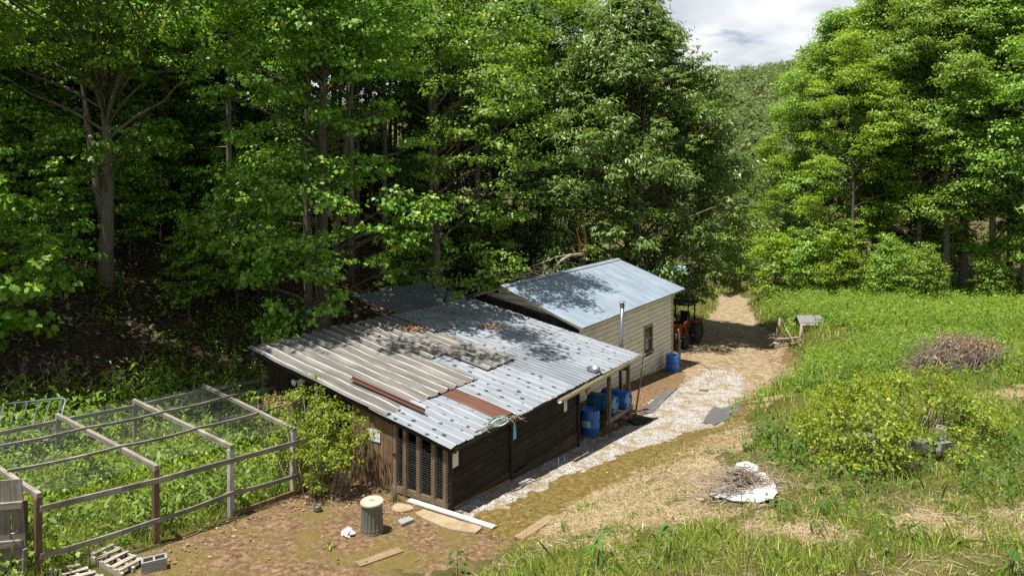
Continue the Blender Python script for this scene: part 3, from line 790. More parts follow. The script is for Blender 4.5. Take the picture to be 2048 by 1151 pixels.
# the wooded hillside on the left
kept = [(tX, tY), (tX2, tY2), (cX, cY), (tX3, tY3)]
kinds = [k_w1, k_w2, k_w3]
cnt = 0
for iu in range(-2, 13):
    for ib in range(0, 11):
        u = iu*4.7 + RNG.uniform(-1.7, 1.7); b = 12.5 + ib*4.6 + RNG.uniform(-1.6, 1.6)
        X, Y = uv2xy(u, b)
        if Y < 14 or X/Y > 0.10 and Y < 70 or X < -44 or Y > 72: continue
        if X/Y < -1.0 or (u < 17 and b < 21.5) or b < 12.5: continue
        if min(math.hypot(X - a, Y - c) for a, c in kept) < 3.0: continue
        k = kinds[int(RNG.integers(0, 3))]
        k.place('woodland_tree', 'slender trunked tree in the dark wood on the hillside', 'tree', X, Y, RNG.uniform(0, 6.3), RNG.uniform(.85, 1.15), 'trees on the wooded hillside')
        cnt += 1
for i in range(95):
    u = RNG.uniform(2, 42); b = RNG.uniform(12.0, 34)
    X, Y = uv2xy(u, b)
    if X/Y > 0.02 or X/Y < -.82: continue
    k_sap.place('sapling', 'thin leafy sapling in the shade of the hillside wood', 'sapling', X, Y, RNG.uniform(0, 6.3), RNG.uniform(.6, 1.15), 'saplings under the hillside trees')
# shrubs and small trees near the road end and along the field edge
for i, (px, py, k, sc, lb) in enumerate([
 (1545, 596, k_shrub, 1.25, 'bright rounded shrub on the bank above the road bend'),
 (1690, 590, k_shrub, 1.0, 'yellow-green shrub at the foot of the bright tree'),
 (1480, 583, k_shrub2, 1.35, 'grey-green shrub beside the far end of the road'),
 (1780, 600, k_shrub2, .8, 'leafy shrub at the left of the dark gap in the wood edge'),
 (1850, 606, k_shrub2, .7, 'low shrub in front of the pale trunks in the dark gap'),
 (1985, 602, k_shrub2, .6, 'low shrub under the wood edge behind the brush pile'),
 (1620, 588, k_shrub2, .9, 'green shrub between the road bank and the bright tree')]):
    p = G(px, py)
    k.place('shrub', lb, 'shrub', p.x, p.y, 1.7*i, sc)
p = at(1470, 590, 74)
k_round.place('orchard_tree', 'small tree on the sunny grass at the end of the road', 'tree', p.x, p.y, 0, .42)
for i, (px, Y, sc) in enumerate([(1440,92,.62),(1478,98,.70),(1512,92,.85),(1540,100,1.0),(1410,104,.8),(1455,120,.9),(1495,128,.95),(1530,136,1.1),(1425,140,1.0),(1560,118,1.2),(1385,118,1.1),(1590,100,1.2)]):
    k_round.place('valley_tree', 'round-crowned tree in the valley beyond the road end', 'tree', (px - CXP)/FPX*Y, Y, i*1.1, sc, 'trees in the valley beyond the road')

# far wooded ridge: nobody could count it
parts = []
rng = np.random.default_rng(77)
for i in range(1500):
    Y = 150 + 270*rng.random()**0.8; X = Y*(0.05 + 0.62*rng.random())
    z = gz(X, Y); r = 3.0 + 2.4*rng.random()
    parts.append(clump_leaves(np.array([X, Y, z + 5.5 + 3*rng.random()]), r, 1.05, 95, 1.25, 'ovate', rng, 0.8, 0.2, 16))
V, F = merge(parts)
props(add_obj('distant_woods', np_mesh('distant_woods', V, F), MAT['leaf_far']), 'wooded ridge closing the valley under the clouds', 'woods', None, 'stuff')

# ------------------------------------------------------------------ materials of built things
def tin_mat(name, base, metal=0.55, rough=0.42, rust=0.35, spots=True, rustc=(0.20, 0.085, 0.035), rth=(0.60, 0.74), stain=(0.12, 0.125, 0.13), streak_rib_light=None):
    """weathered sheet metal; grain uv: u across the ribs, v down the slope, metres"""
    m, nt, bs = new_mat(name)
    uv = nd(nt, 'ShaderNodeUVMap', uv_map='grain').outputs[0]
    big = noise(nt, mapping(nt, uv, (1.2, .5, 1)), 1.6, 5.0, 0.6)
    c = mix(nt, ramp(nt, big, [(0.3, 0.0), (0.7, 1.0)]), tuple(x*0.80 for x in base), tuple(min(1, x*1.1) for x in base))
    streak = noise(nt, mapping(nt, uv, (9.0, 0.7, 1)), 1.0, 6.0, 0.65, 0.2)
    c = mix(nt, ramp(nt, streak, [(rth[0], 0.0), (rth[1], rust)]), c, rustc)
    c = mix(nt, ramp(nt, noise(nt, mapping(nt, uv, (14, 1.0, 1)), 1.3, 4.0, 0.6), [(0.58, 0.0), (0.72, 0.35)]), c, stain)
    if streak_rib_light:
        c = mix(nt, ramp(nt, noise(nt, mapping(nt, uv, (7.0, .28, 1)), 1.0, 6.0, 0.7), [(0.42, 0.0), (0.60, 0.75)]), c, tuple(x*.40 for x in base))
        c = mix(nt, ramp(nt, noise(nt, mapping(nt, uv, (3.1, .5, 1)), 1.0, 5.0, 0.6), [(0.50, 0.0), (0.70, 0.6)]), c, tuple(min(1, x*1.9) for x in base))
        ux = nd(nt, 'ShaderNodeSeparateXYZ', {'Vector': uv}).outputs['X']
        fr = math_n(nt, 'FRACT', math_n(nt, 'DIVIDE', ux, streak_rib_light[0]))
        on = math_n(nt, 'GREATER_THAN', fr, streak_rib_light[1])
        c = mix(nt, math_n(nt, 'MULTIPLY', on, ramp(nt, noise(nt, mapping(nt, uv, (3, .8, 1)), 2.0, 5.0), [(0.36, 0.15), (0.54, 1.0)])), c, streak_rib_light[2])  # pale bands paint the sun highlight on the ribs, broken up by noise
    if spots:
        vo = nd(nt, 'ShaderNodeTexVoronoi', {'Vector': mapping(nt, uv, (2.9, 2.3, 1)), 'Scale': 1.0, 'Randomness': 0.72}, voronoi_dimensions='2D')
        sel = nd(nt, 'ShaderNodeSeparateColor', {'Color': vo.outputs['Color']}).outputs[0]
        d2 = math_n(nt, 'ADD', math_n(nt, 'ADD', vo.outputs['Distance'], math_n(nt, 'MULTIPLY', math_n(nt, 'SUBTRACT', sel, 0.45), 0.13)), math_n(nt, 'MULTIPLY', math_n(nt, 'SUBTRACT', noise(nt, uv, 22.0, 3.0), 0.5), 0.34))
        c = mix(nt, ramp(nt, d2, [(0.100, 0.95), (0.125, 0.0)]), c, (0.016, 0.022, 0.024))
        halo = math_n(nt, 'MULTIPLY', ramp(nt, d2, [(0.12, 1.0), (0.30, 0.0)]), ramp(nt, sel, [(0.70, 0.0), (0.95, 0.5)]))
        c = mix(nt, halo, c, (0.26, 0.15, 0.075))
    nt.links.new(c, bs.inputs['Base Color'])
    bs.inputs['Metallic'].default_value = metal
    nt.links.new(ramp(nt, big, [(0.2, rough-0.06), (0.8, rough+0.16)]), bs.inputs['Roughness'])
    bump(nt, bs, noise(nt, uv, 3.0, 3.0), 0.25, 0.03)
    return m
MAT['tin'] = tin_mat('silver_tin', (0.235, 0.258, 0.285), 0.25, 0.5)
MAT['tin_house'] = tin_mat('pale_blue_grey_tin', (0.245, 0.300, 0.355), 0.25, 0.42, 0.10, False, rth=(0.66, 0.8))
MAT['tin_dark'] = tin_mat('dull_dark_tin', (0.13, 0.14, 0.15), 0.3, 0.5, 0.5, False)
MAT['tin_zinc'] = tin_mat('grey_zinc_tin', (0.17, 0.19, 0.21), 0.3, 0.45, 0.15, False)
MAT['tin_brown'] = tin_mat('brown_grey_corrugated_sheet', (0.135, 0.125, 0.112), 0.05, 0.62, 0.35, False, (0.17, 0.12, 0.09), (0.5, 0.72), (0.10, 0.085, 0.075), (0.36, 0.79, (0.44, 0.425, 0.40)))  # last tuple: rib pitch, band start and painted highlight colour
MAT['tin_rust'] = tin_mat('rusted_sheet', (0.095, 0.036, 0.022), 0.1, 0.75, 0.7, False, (0.26, 0.12, 0.035), (0.56, 0.70), (0.06, 0.028, 0.02))
MAT['rust'] = plain_mat('rusty_iron', (0.085, 0.032, 0.019), 0.85, 0.1, 0.35, 14)
MAT['tar'] = plain_mat('black_tar_paper', (0.016, 0.015, 0.014), 0.9, 0, 0.4, 5, 0.2, (0.06, 0.05, 0.04))
def siding_mat():
    m, nt, bs = new_mat('cream_lapped_siding')
    g = nd(nt, 'ShaderNodeNewGeometry').outputs['Position']
    o = nd(nt, 'ShaderNodeTexCoord').outputs['Object']
    n1 = noise(nt, mapping(nt, o, (0.8, .8, 2.5)), 1.6, 6.0, 0.65)
    c = mix(nt, ramp(nt, n1, [(0.45, 0.0), (0.72, 0.55)]), (0.62, 0.58, 0.455), (0.31, 0.28, 0.19))
    z = nd(nt, 'ShaderNodeSeparateXYZ', {'Vector': o}).outputs['Z']
    low = nd(nt, 'ShaderNodeMapRange', {'Value': z, 'From Min': 1.15, 'From Max': 0.1, 'To Min': 0.0, 'To Max': 0.75}).outputs[0]
    mud = math_n(nt, 'MULTIPLY', low, ramp(nt, noise(nt, o, 3.5, 6.0, 0.7), [(0.40, 0.0), (0.62, 1.0)]))
    c = mix(nt, mud, c, (0.16, 0.10, 0.062))
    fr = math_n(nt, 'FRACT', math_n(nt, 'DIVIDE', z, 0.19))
    lap_shade = math_n(nt, 'MULTIPLY', ramp(nt, fr, [(0.0, 1.0), (0.10, 0.9), (0.26, 0.0)]), ramp(nt, noise(nt, mapping(nt, o, (1.2, 1.2, 4)), 1.4, 4.0), [(0.3, 0.45), (0.65, 0.95)]))  # shade line at the bottom of each course, put into the colour
    c = mix(nt, lap_shade, c, (0.17, 0.145, 0.085))
    nt.links.new(c, bs.inputs['Base Color']); bs.inputs['Roughness'].default_value = 0.6
    return m
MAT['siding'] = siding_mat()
MAT['cream'] = plain_mat('cream_painted_metal', (0.42, 0.37, 0.24), 0.5, 0, 0.12, 5, 0.4, (0.22, 0.17, 0.10))
MAT['white'] = plain_mat('white_painted', (0.58, 0.58, 0.57), 0.5, 0, 0.08, 8, 0.4, (0.42, 0.39, 0.33), 4, .5, .75)
MAT['blue'] = plain_mat('blue_plastic', (0.012, 0.110, 0.40), 0.38, 0, 0.12, 5, 0.5, (0.03, 0.09, 0.20), 5, .5, .8)
MAT['teal'] = plain_mat('faded_teal_blue_plastic', (0.030, 0.175, 0.30), 0.42, 0, 0.15, 5, 0.5, (0.05, 0.12, 0.17))
MAT['blue_end'] = plain_mat('chalky_blue_barrel_end', (0.10, 0.27, 0.44), 0.5, 0, 0.15, 5, 0.4)
MAT['label'] = plain_mat('bleached_label_paper', (0.34, 0.53, 0.56), 0.7, 0, 0.08, 9)
MAT['galv'] = plain_mat('dull_galvanised_steel', (0.150, 0.155, 0.130), 0.5, 0.35, 0.18, 8, 0.4, (0.15, 0.13, 0.09))
MAT['lid'] = plain_mat('sun_faded_lid', (0.37, 0.335, 0.265), 0.6, 0.1, 0.14, 9, 0.4, (0.30, 0.21, 0.12), 4, .55, .8)
MAT['concrete'] = plain_mat('grey_concrete', (0.24, 0.235, 0.225), 0.9, 0, 0.18, 18, 0.2, (0.20, 0.175, 0.13), 3, .5, .75, 0.4)
MAT['slab'] = plain_mat('tan_concrete_slab', (0.30, 0.235, 0.15), 0.9, 0, 0.18, 14, 0.2, (0.22, 0.15, 0.085), 3, .45, .7, 0.4)
MAT['dark'] = plain_mat('black_rubber', (0.014, 0.014, 0.015), 0.8, 0, 0.3, 8, 0.3)
MAT['fabric'] = plain_mat('grey_landscape_fabric', (0.085, 0.085, 0.088), 0.9, 0, 0.25, 20, 0.2, (0.22, 0.18, 0.12), 2.5, .55, .8)
MAT['tarp'] = plain_mat('white_tarp', (0.45, 0.45, 0.465), 0.55, 0, 0.08, 6, 0.4, (0.34, 0.28, 0.21), 4, .50, .72, 0.6)
MAT['wire'] = plain_mat('grey_wire', (0.12, 0.125, 0.13), 0.55, 0.5, 0.2, 20)
MAT['net'] = plain_mat('grey_green_netting', (0.105, 0.115, 0.112), 0.6, 0.2, 0.2, 10)
MAT['tube_blue'] = plain_mat('faded_blue_tube', (0.095, 0.112, 0.125), 0.45, 0.3, 0.15, 8, 0.4, (0.22, 0.12, 0.06), 3.5, .62, .75)
MAT['shingle'] = plain_mat('weathered_grey_shingle', (0.20, 0.19, 0.20), 0.9, 0, 0.3, 12, 0.2)
MAT['paper_white'] = plain_mat('pale_paper', (0.62, 0.66, 0.74), 0.6, 0, 0.05, 8)
MAT['paper_cream'] = plain_mat('cream_paper', (0.62, 0.59, 0.48), 0.6, 0, 0.08, 12)
MAT['paper_blue'] = plain_mat('light_blue_paper', (0.12, 0.50, 0.68), 0.6, 0, 0.10, 30)
MAT['paper_green'] = plain_mat('pale_green_paper', (0.46, 0.66, 0.54), 0.6, 0, 0.08, 30)
MAT['steel'] = plain_mat('bare_steel', (0.20, 0.21, 0.225), 0.35, 0.7, 0.15, 8, 0.5, (0.20, 0.20, 0.20))
MAT['green_hose'] = plain_mat('sea_green_hose', (0.09, 0.22, 0.18), 0.5, 0, 0.2, 8)
MAT['orange'] = plain_mat('orange_tractor_paint', (0.17, 0.024, 0.008), 0.45, 0, 0.15, 5, 0.5, (0.22, 0.06, 0.03))
MAT['bucket'] = plain_mat('dark_worn_steel', (0.045, 0.042, 0.040), 0.7, 0.3, 0.3, 6, 0.4, (0.11, 0.07, 0.045))
MAT['tyre'] = plain_mat('tyre_rubber', (0.020, 0.019, 0.018), 0.9, 0, 0.3, 8, 0.2)
MAT['blush'] = plain_mat('pale_turquoise_sheet', (0.22, 0.42, 0.44), 0.6, 0, 0.1, 4)
def glass_mat():
    m, nt, bs = new_mat('dark_window_glass')
    bs.inputs['Base Color'].default_value = (0.015, 0.017, 0.014, 1)
    bs.inputs['Roughness'].default_value = 0.04
    bs.inputs['Specular IOR Level'].default_value = 0.9
    return m
MAT['glass'] = glass_mat()
MAT['amber'] = plain_mat('amber_plastic', (0.62, 0.28, 0.04), 0.4, 0, 0.1, 8)

# ------------------------------------------------------------------ the old shed
u0s, b0s = 11.9, 0.0
zs0 = gz(*uv2xy(u0s, b0s))
X0, Y0_ = uv2xy(u0s, b0s)
shed = thing('shed', 'low dark board shed under a patchwork roof of silver, brown and rusted sheets', 'shed', (X0, Y0_, zs0), ROTZ)
def S(u, b, z): return Vector((u - u0s, b - b0s, z - zs0))
def gsh(u, b): return gz(*uv2xy(u, b))
UA, BA, ZA = Vector((1, 0, 0)), Vector((0, 1, 0)), Vector((0, 0, 1))

def sheet(name, m, ua, ub, ba, bb, pitch, rw, rh, dz, parent=shed, zf=shed_z, sag=0.012, seed=0, org=S, ragged=0.0, label=None):
    """ribbed roof sheet: ribs run down the slope; has thickness"""
    r = random.Random(seed)
    xs = []
    k0 = math.floor(ua/pitch) - 1
    prof = [(0.0, 0), (pitch - rw*1.5, 0), (pitch - rw, rh), (pitch - rw*0.45, rh), (pitch, 0)]
    pts = []
    k = k0
    while k*pitch < ub + pitch:
        for a, h in prof[:-1]:
            x = k*pitch + a
            if ua - 1e-6 <= x <= ub + 1e-6: pts.append((x, h))
        k += 1
    if pts[0][0] > ua + 1e-4: pts.insert(0, (ua, pts[0][1]*0))
    if pts[-1][0] < ub - 1e-4: pts.append((ub, 0))
    nb = max(4, int((bb - ba)/0.35))
    mb = MB(); n = len(pts)
    jag = [ragged*(r.random() - .5) for _ in pts]
    for side in (0, 1):
        for j in range(nb+1):
            t = j/nb
            for i, (x, h) in enumerate(pts):
                b = ba + (bb - ba)*t + (jag[i] if j == 0 else 0)
                w = sag*(2*float(vnoise(x*1.1, b*1.3, 60+seed)) - 1) + 0.4*sag*(2*float(vnoise(x*4, b*3, 61+seed)) - 1)
                mb.v.append(tuple(org(x, b, zf(b) + dz + h + w - side*0.006)))
    N = n*(nb+1)
    def q(a, b_, c, d, uvs): mb.f.append((a, b_, c, d)); mb.uv.append(uvs); mb.sm.append(False)
    for j in range(nb):
        for i in range(n-1):
            ux0, ux1 = pts[i][0], pts[i+1][0]; v0 = ba + (bb-ba)*j/nb; v1 = ba + (bb-ba)*(j+1)/nb
            uvs = [(ux0, v0), (ux1, v0), (ux1, v1), (ux0, v1)]
            a = j*n + i
            q(a, a+1, a+n+1, a+n, uvs)
            q(N+a+n, N+a+n+1, N+a+1, N+a, [uvs[3], uvs[2], uvs[1], uvs[0]])
    for i in range(n-1):
        for j in (0, nb):
            a = j*n + i
            q(a, N+a, N+a+1, a+1, [(0, 0)]*4) if j == 0 else q(a+1, N+a+1, N+a, a, [(0, 0)]*4)
    for j in range(nb):
        for i in (0, n-1):
            a = j*n + i
            q(a, a+n, N+a+n, N+a, [(0, 0)]*4) if i == 0 else q(N+a, N+a+n, a+n, a, [(0, 0)]*4)
    return mb.build(name, m, parent, label)

# lower course of silver sheets, then upper course lapped over it
sheet('roof_sheet', MAT['tin'], 11.72, 13.75, -0.22, 2.25, .30, .05, .011, .000, sag=.03, seed=1, ragged=.05, label='silver roof sheet at the low front corner, dotted with tar')
sheet('roof_sheet', MAT['tin_rust'], 13.72, 14.32, -0.10, 2.30, .30, .05, .011, .016, seed=2, ragged=.05, label='rusted brown roof sheet between silver ones')
sheet('roof_sheet', MAT['tin'], 14.30, 17.05, -0.28, 3.55, .30, .05, .011, .004, sag=.018, seed=3, ragged=.04)
sheet('roof_sheet', MAT['tin_zinc'], 17.03, 18.75, -0.30, 2.62, .21, .09, .018, .010, seed=4, label='plain grey zinc roof sheet without tar dots')
sheet('roof_sheet', MAT['tin'], 18.73, 21.42, -0.36, 2.62, .30, .05, .010, .006, seed=5, ragged=.03)
sheet('roof_sheet', MAT['tin'], 17.40, 21.40, 2.50, 6.9, .30, .05, .010, .022, seed=6, ragged=.05)
sheet('roof_sheet', MAT['tin_brown'], 11.74, 15.30, 1.70, 6.86, .36, .085, .046, .030, sag=.022, seed=7, ragged=.05, label='brown-grey corrugated roof sheets with broad pale ribs')
sheet('roof_sheet', MAT['tin_brown'], 15.28, 15.98, 3.40, 6.80, .36, .085, .046, .034, sag=.02, seed=8)
sheet('roof_sheet', MAT['tin_brown'], 15.96, 17.42, 1.90, 6.80, .36, .085, .046, .040, sag=.02, seed=9, ragged=.05)
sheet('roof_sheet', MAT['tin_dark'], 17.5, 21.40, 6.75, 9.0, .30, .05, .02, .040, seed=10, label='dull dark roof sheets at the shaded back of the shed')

def boards_h(mb, u1, u2, b, z1f, z2, rows, th=0.028, seed=0, gap=0.0):
    r = random.Random(seed)
    h = (z2 - z1f)/rows
    for k in range(rows):
        cuts = sorted([u1, u2] + [u1 + (u2-u1)*r.random() for _ in range(1)])
        for a, c in zip(cuts[:-1], cuts[1:]):
            if c - a < .1: continue
            zc = z1f + h*(k + .5) + r.uniform(-.006, .006)
            mb.hexa(S((a+c)/2, b + r.uniform(-.006, .006), zc), UA*(c-a-.006)/2, BA*th/2, ZA*(h*0.5 - .004 + r.uniform(-.004, .003)))
mb = MB()
boards_h(mb, 11.93, 14.30, 0.0, 0.62, 2.02, 9, seed=1)
boards_h(mb, 14.30, 17.80, 0.0, 0.55, 2.02, 9, seed=2)
mb.build('front_wall', MAT['dark_board'], shed, 'black-stained horizontal board wall')
mb = MB()
for k in range(4):
    mb.hexa(S(13.1, -.012, .53 - k*.13 + .06), UA*1.19, BA*.018, ZA*.055)
mb.hexa(S(15.0, -.03, .42), UA*1.4, BA*.022, ZA*.10)
for k in range(4):
    mb.hexa(S(16.4, -.014 + .004*(k % 2), .48 - k*.135), UA*1.42, BA*.018, ZA*.064)
mb.hexa(S(14.5, .10, .25), UA*.6, BA*.03, ZA*.20)
mb.build('base_boards', MAT['dark_base'], shed)
mb = MB()
for u in (14.32, 17.76, 11.98):
    mb.hexa(S(u, -.04, (2.02 + gsh(u, 0))/2 + .0), ZA*(2.02 - gsh(u, 0) + .1)/2, UA*.045, BA*.03)
mb.build('batten', MAT['dark_board'], shed)
# gable end with door, studs and welded wire
mb = MB()
r = random.Random(5)
b = 1.60
while b < 2.66:
    w = .15; bc = b + w/2
    zt = shed_z(bc) - .12 + r.uniform(-.02, .01) - (0.0 if b > 1.8 else .05); zb = gsh(11.9, bc) - .02
    mb.hexa(S(11.86 + r.uniform(-.006, .006), bc, (zt+zb)/2), ZA*(zt-zb)/2, BA*(w/2 - .004), UA*.012)
    b += w
door = mb.build('door', MAT['door_wood'], shed, 'brown vertical plank door')
mb = MB()
mb.beam(S(11.845, 1.62, 1.55), S(11.83, 1.50, 1.54), .03, .02)
mb.build('latch', MAT['rust'], door)
mb = MB()
for bb_, w in ((1.54, .05), (1.24, .05), (.83, .05), (.39, .05), (.06, .045), (2.76, .05), (2.90, .05)):
    zt = shed_z(bb_) - .09; zb = gsh(11.9, bb_) - .05
    mb = MB(); mb.hexa(S(11.90, bb_, (zt+zb)/2), ZA*(zt-zb)/2, BA*w, UA*.045); mb.build('stud', MAT['stud_wood'], shed)
mb = MB(); mb.hexa(S(11.90, .74, gsh(11.9, .7) + .12), BA*.75, ZA*.07, UA*.03); mb.build('sill_board', MAT['stud_wood'], shed)
mb = MB()
for k in range(31):
    bb_ = .02 + k*.05
    zt = 1.86 + .09*bb_ + .04*math.sin(k*.9); zb = gsh(11.85, bb_)
    mb.tube([S(11.835, bb_, zb), S(11.83, bb_ + .004*math.sin(k), (zt+zb)/2), S(11.835, bb_, zt)], .0022, 3, False)
for k in range(27):
    z = .62 + k*.05
    mb.tube([S(11.833, .0, z), S(11.826, .8, z + .01*math.sin(k)), S(11.833, 1.53, z + .012)], .0022, 3, False)
# loose torn edge curling round the corner
for k in range(26):
    z = .68 + k*.047
    mb.tube([S(11.833, .0, z), S(11.84, -.05, z + .01*math.sin(k*2)), S(11.90 + .02*math.sin(k), -.075, z + .015)], .0022, 3, False)
mb.build('wire_mesh', MAT['wire'], shed)
mb = MB()
mb.hexa(S(11.80, 3.2, shed_z(3.2) - .065), Vector((0, 3.35, 3.35*.163)), ZA*.045, UA*.02)
mb.build('barge_board', MAT['dark_board'], shed)
mb = MB()
mb.hexa(S(14.9, -.20, 1.985), UA*3.0, ZA*.045, BA*.018)
mb.hexa(S(19.7, -.27, 1.965), UA*1.75, ZA*.07, BA*.02)
mb.build('fascia', MAT['dark_base'], shed)
mb = MB()
for b_ in (.3, 1.3, 2.4, 3.5, 4.6, 5.7, 6.7):                      # purlins under the sheets
    mb.hexa(S(16.6, b_, shed_z(b_) - .055), UA*4.78, BA*.03, ZA*.045)
for u in (12.0, 14.3, 17.8, 19.6, 21.3):
    mb.hexa(S(u, 3.3, shed_z(3.3) - .15), Vector((0, 3.45, 3.45*.163)), ZA*.05, UA*.03)
mb.build('rafter', MAT['dark_base'], shed)
mb = MB()
r = random.Random(3)
for k in range(24):                                                # side wall set back under the roof, back wall, dividing wall
    b_ = 3.0 + k*.16; zb = gsh(12.3, b_) - .05; zt = shed_z(b_) - .10
    mb.hexa(S(12.4 + r.uniform(-.008, .008), b_ + .07, (zb+zt)/2), ZA*(zt-zb)/2, BA*.076, UA*.012)
for k in range(58):
    u = 12.4 + k*.16; zb = gsh(u, 6.85) - .05; zt = shed_z(6.85) - .08
    if u > 21.3: break
    mb.hexa(S(u + .08, 6.85, (zb+zt)/2), ZA*(zt-zb)/2, UA*.076, BA*.012)
for k in range(40):
    b_ = .06 + k*.17; zb = gsh(17.8, b_) - .05; zt = shed_z(b_) - .08
    if b_ > 6.8: break
    mb.hexa(S(17.83, b_ + .08, (zb+zt)/2), ZA*(zt-zb)/2, BA*.08, UA*.012)
mb.build('inner_wall', MAT['dark_board'], shed)
mb = MB()
for (u, b_) in ((17.6, 8.9), (21.2, 8.9)):
    zb = gsh(u, b_); mb.hexa(S(u, b_, (zb + shed_z(b_))/2), ZA*(shed_z(b_) - zb)/2, UA*.05, BA*.05)
for (u, b_, m_) in ((19.77, -.02, 0), (21.32, .04, 0)):
    zb = gsh(u, b_) - .1; mb.hexa(S(u, b_, (zb + 1.93)/2), ZA*(1.93 - zb)/2, UA*.055, BA*.05)
mb.beam(S(19.8, 1.1, 1.55), S(21.3, 1.1, 1.55), .08, .08)
mb.beam(S(21.3, .1, 1.5), S(21.3, 2.0, 1.5), .09, .1)
mb.build('porch_post', MAT['brown_post'], shed, 'red-brown square posts of the open porch')
mb = MB(); zb = gsh(21.5, -.35)
mb.tube([S(21.55, -.42, 1.93), S(21.74, -.02, zb)], .032, 8)
mb.build('brace_pole', MAT['weathered'], shed, 'thin leaning pole under the gutter end')
mb = MB()                                                          # open cream gutter
L0, L1 = 16.1, 21.62
prof = [(-.06, .05), (-.06, -.03), (.0, -.05), (.05, -.03), (.05, .03)]
for k in range(len(prof)-1):
    (y1, z1), (y2, z2) = prof[k], prof[k+1]
    d = Vector((0, y2-y1, z2-z1)); nrm = Vector((0, -d.z, d.y)).normalized()
    c = S((L0+L1)/2, -.37 + (y1+y2)/2, 1.955 + (z1+z2)/2)
    mb.hexa(c, Vector(((L1-L0)/2, 0, .03)), d/2*1.02, nrm*.004)
mb.build('gutter', MAT['cream'], shed, 'cream sheet-metal gutter along the porch eave')
mb = MB()
mb.tube([S(21.75, .50, .3), S(21.72, .50, 2.0), S(21.80, .48, 3.45)], [.070, .070, .068], 16)
pipe = mb.build('stove_pipe', MAT['steel'], shed, 'grey stove pipe with a rusty foot and capped top')
mb = MB()
mb.tube([S(21.735, .50, 1.9), S(21.738, .50, 2.30)], .0735, 16)
mb.build('rusty_section', MAT['rust'], pipe)
mb = MB()
mb.lathe([(.07, 0), (.085, .02), (.085, .10), (.07, .12)], 16, S(21.80, .48, 3.43))
mb.lathe([(.105, .17), (.10, .185), (.02, .22), (0.0, .225)], 16, S(21.80, .48, 3.43))
for k in range(3):
    a = k*2.1; mb.beam(S(21.80 + .09*math.cos(a), .48 + .09*math.sin(a), 3.5), S(21.80 + .1*math.cos(a), .48 + .1*math.sin(a), 3.62), .012, .006)
mb.build('pipe_cap', MAT['galv'], pipe)

# ------------------------------------------------------------------ the white house
u0h, b0h = 21.9, 2.25
zh0 = gz(*uv2xy(30.9, 2.25)) - .12
hx, hy = uv2xy(u0h, b0h)
house = thing('house', 'small cream-sided house with a pale blue-grey metal gable roof', 'house', (hx, hy, zh0), ROTZ)
def Hh(u, b, z): return Vector((u - u0h, b - b0h, z - zh0))
UE, BE, BR, ZE, ZR = 30.85, 8.35, 5.30, 2.60, 3.76
def rz_h(b): return ZR - abs(b - BR)*(ZR - ZE)/(BR - 1.85)
mb = MB()
crs = .19
def lap(p1, p2, out, z, top=None):
    """one lapped course from p1 to p2 (u,b), out = outward direction in local axes"""
    t = .022
    a, c = Hh(p1[0], p1[1], z), Hh(p2[0], p2[1], z)
    i = len(mb.v)
    h = Vector((0, 0, crs + .004))
    for v in (a + out*t, c + out*t, c + h + out*.002, a + h + out*.002, a, c, c + h - out*.02, a + h - out*.02): mb.v.append(tuple(v))
    for f in ((0,1,2,3), (4,5,1,0), (5,6,2,1), (0,3,7,4), (3,2,6,7), (4,7,6,5)):
        mb.f.append(tuple(i+k for k in f)); mb.uv.append([(0, 0)]*4); mb.sm.append(False)
WU1, WU2, WZ1, WZ2 = 27.68, 28.60, .33, 1.45
zz = gz(*uv2xy(26, 2.25)) - .05
rows = int((2.62 - zz)/crs)
zc = zh0
k = 0
while zc + crs < rz_h(2.25) - .03:
    z1 = zc
    if z1 + crs > WZ1 and z1 < WZ2:
        lap((u0h, 2.25), (WU1, 2.25), -BA, z1); lap((WU2, 2.25), (UE, 2.25), -BA, z1)
    else: lap((u0h, 2.25), (UE, 2.25), -BA, z1)
    lap((UE, BE), (UE, 2.25), UA, z1) if False else lap((UE, 2.25), (UE, BE), UA, z1)
    lap((u0h, BE), (UE, BE), BA, z1)
    lap((u0h, 2.25), (u0h, BE), -UA, z1)
    zc += crs; k += 1
zfr = (zc + rz_h(2.25) - .03)/2
for (p1, p2, nn) in (((u0h, 2.25), (UE, 2.25), 0), ((u0h, BE), (UE, BE), 1)):
    mb.hexa(Hh((p1[0]+p2[0])/2, p1[1], zfr), UA*(UE-u0h)/2, ZA*(zfr - zc + .0), BA*.015)
zc2 = zc
while zc2 < ZR - .12:                                             # gable courses narrow to the ridge
    half = (ZR - .06 - zc2 - crs)/(ZR - ZE)*(BR - 1.85)
    if half > .1:
        lap((u0h, BR - half), (u0h, BR + half), -UA, zc2); lap((UE, BR - half), (UE, BR + half), UA, zc2)
    zc2 += crs
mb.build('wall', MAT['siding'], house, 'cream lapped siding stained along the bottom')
mb = MB()
mb.hexa(Hh((u0h+UE)/2, 2.30, zh0 - .14 + .1), UA*(UE-u0h)/2, BA*.04, ZA*.22)
mb.hexa(Hh((u0h+UE)/2, 8.30, zh0 + .0), UA*(UE-u0h)/2, BA*.04, ZA*.22)
mb.build('foundation', MAT['concrete'], house)
mb = MB()
for (uu, bb_) in ((UE + .012, 2.235), (u0h - .012, 2.235)):
    mb.hexa(Hh(uu, bb_, (zh0 + 2.62)/2), ZA*(2.62 - zh0)/2, UA*.045, BA*.045)
mb.build('corner_trim', MAT['cream'], house)
mb = MB(); r = random.Random(4)
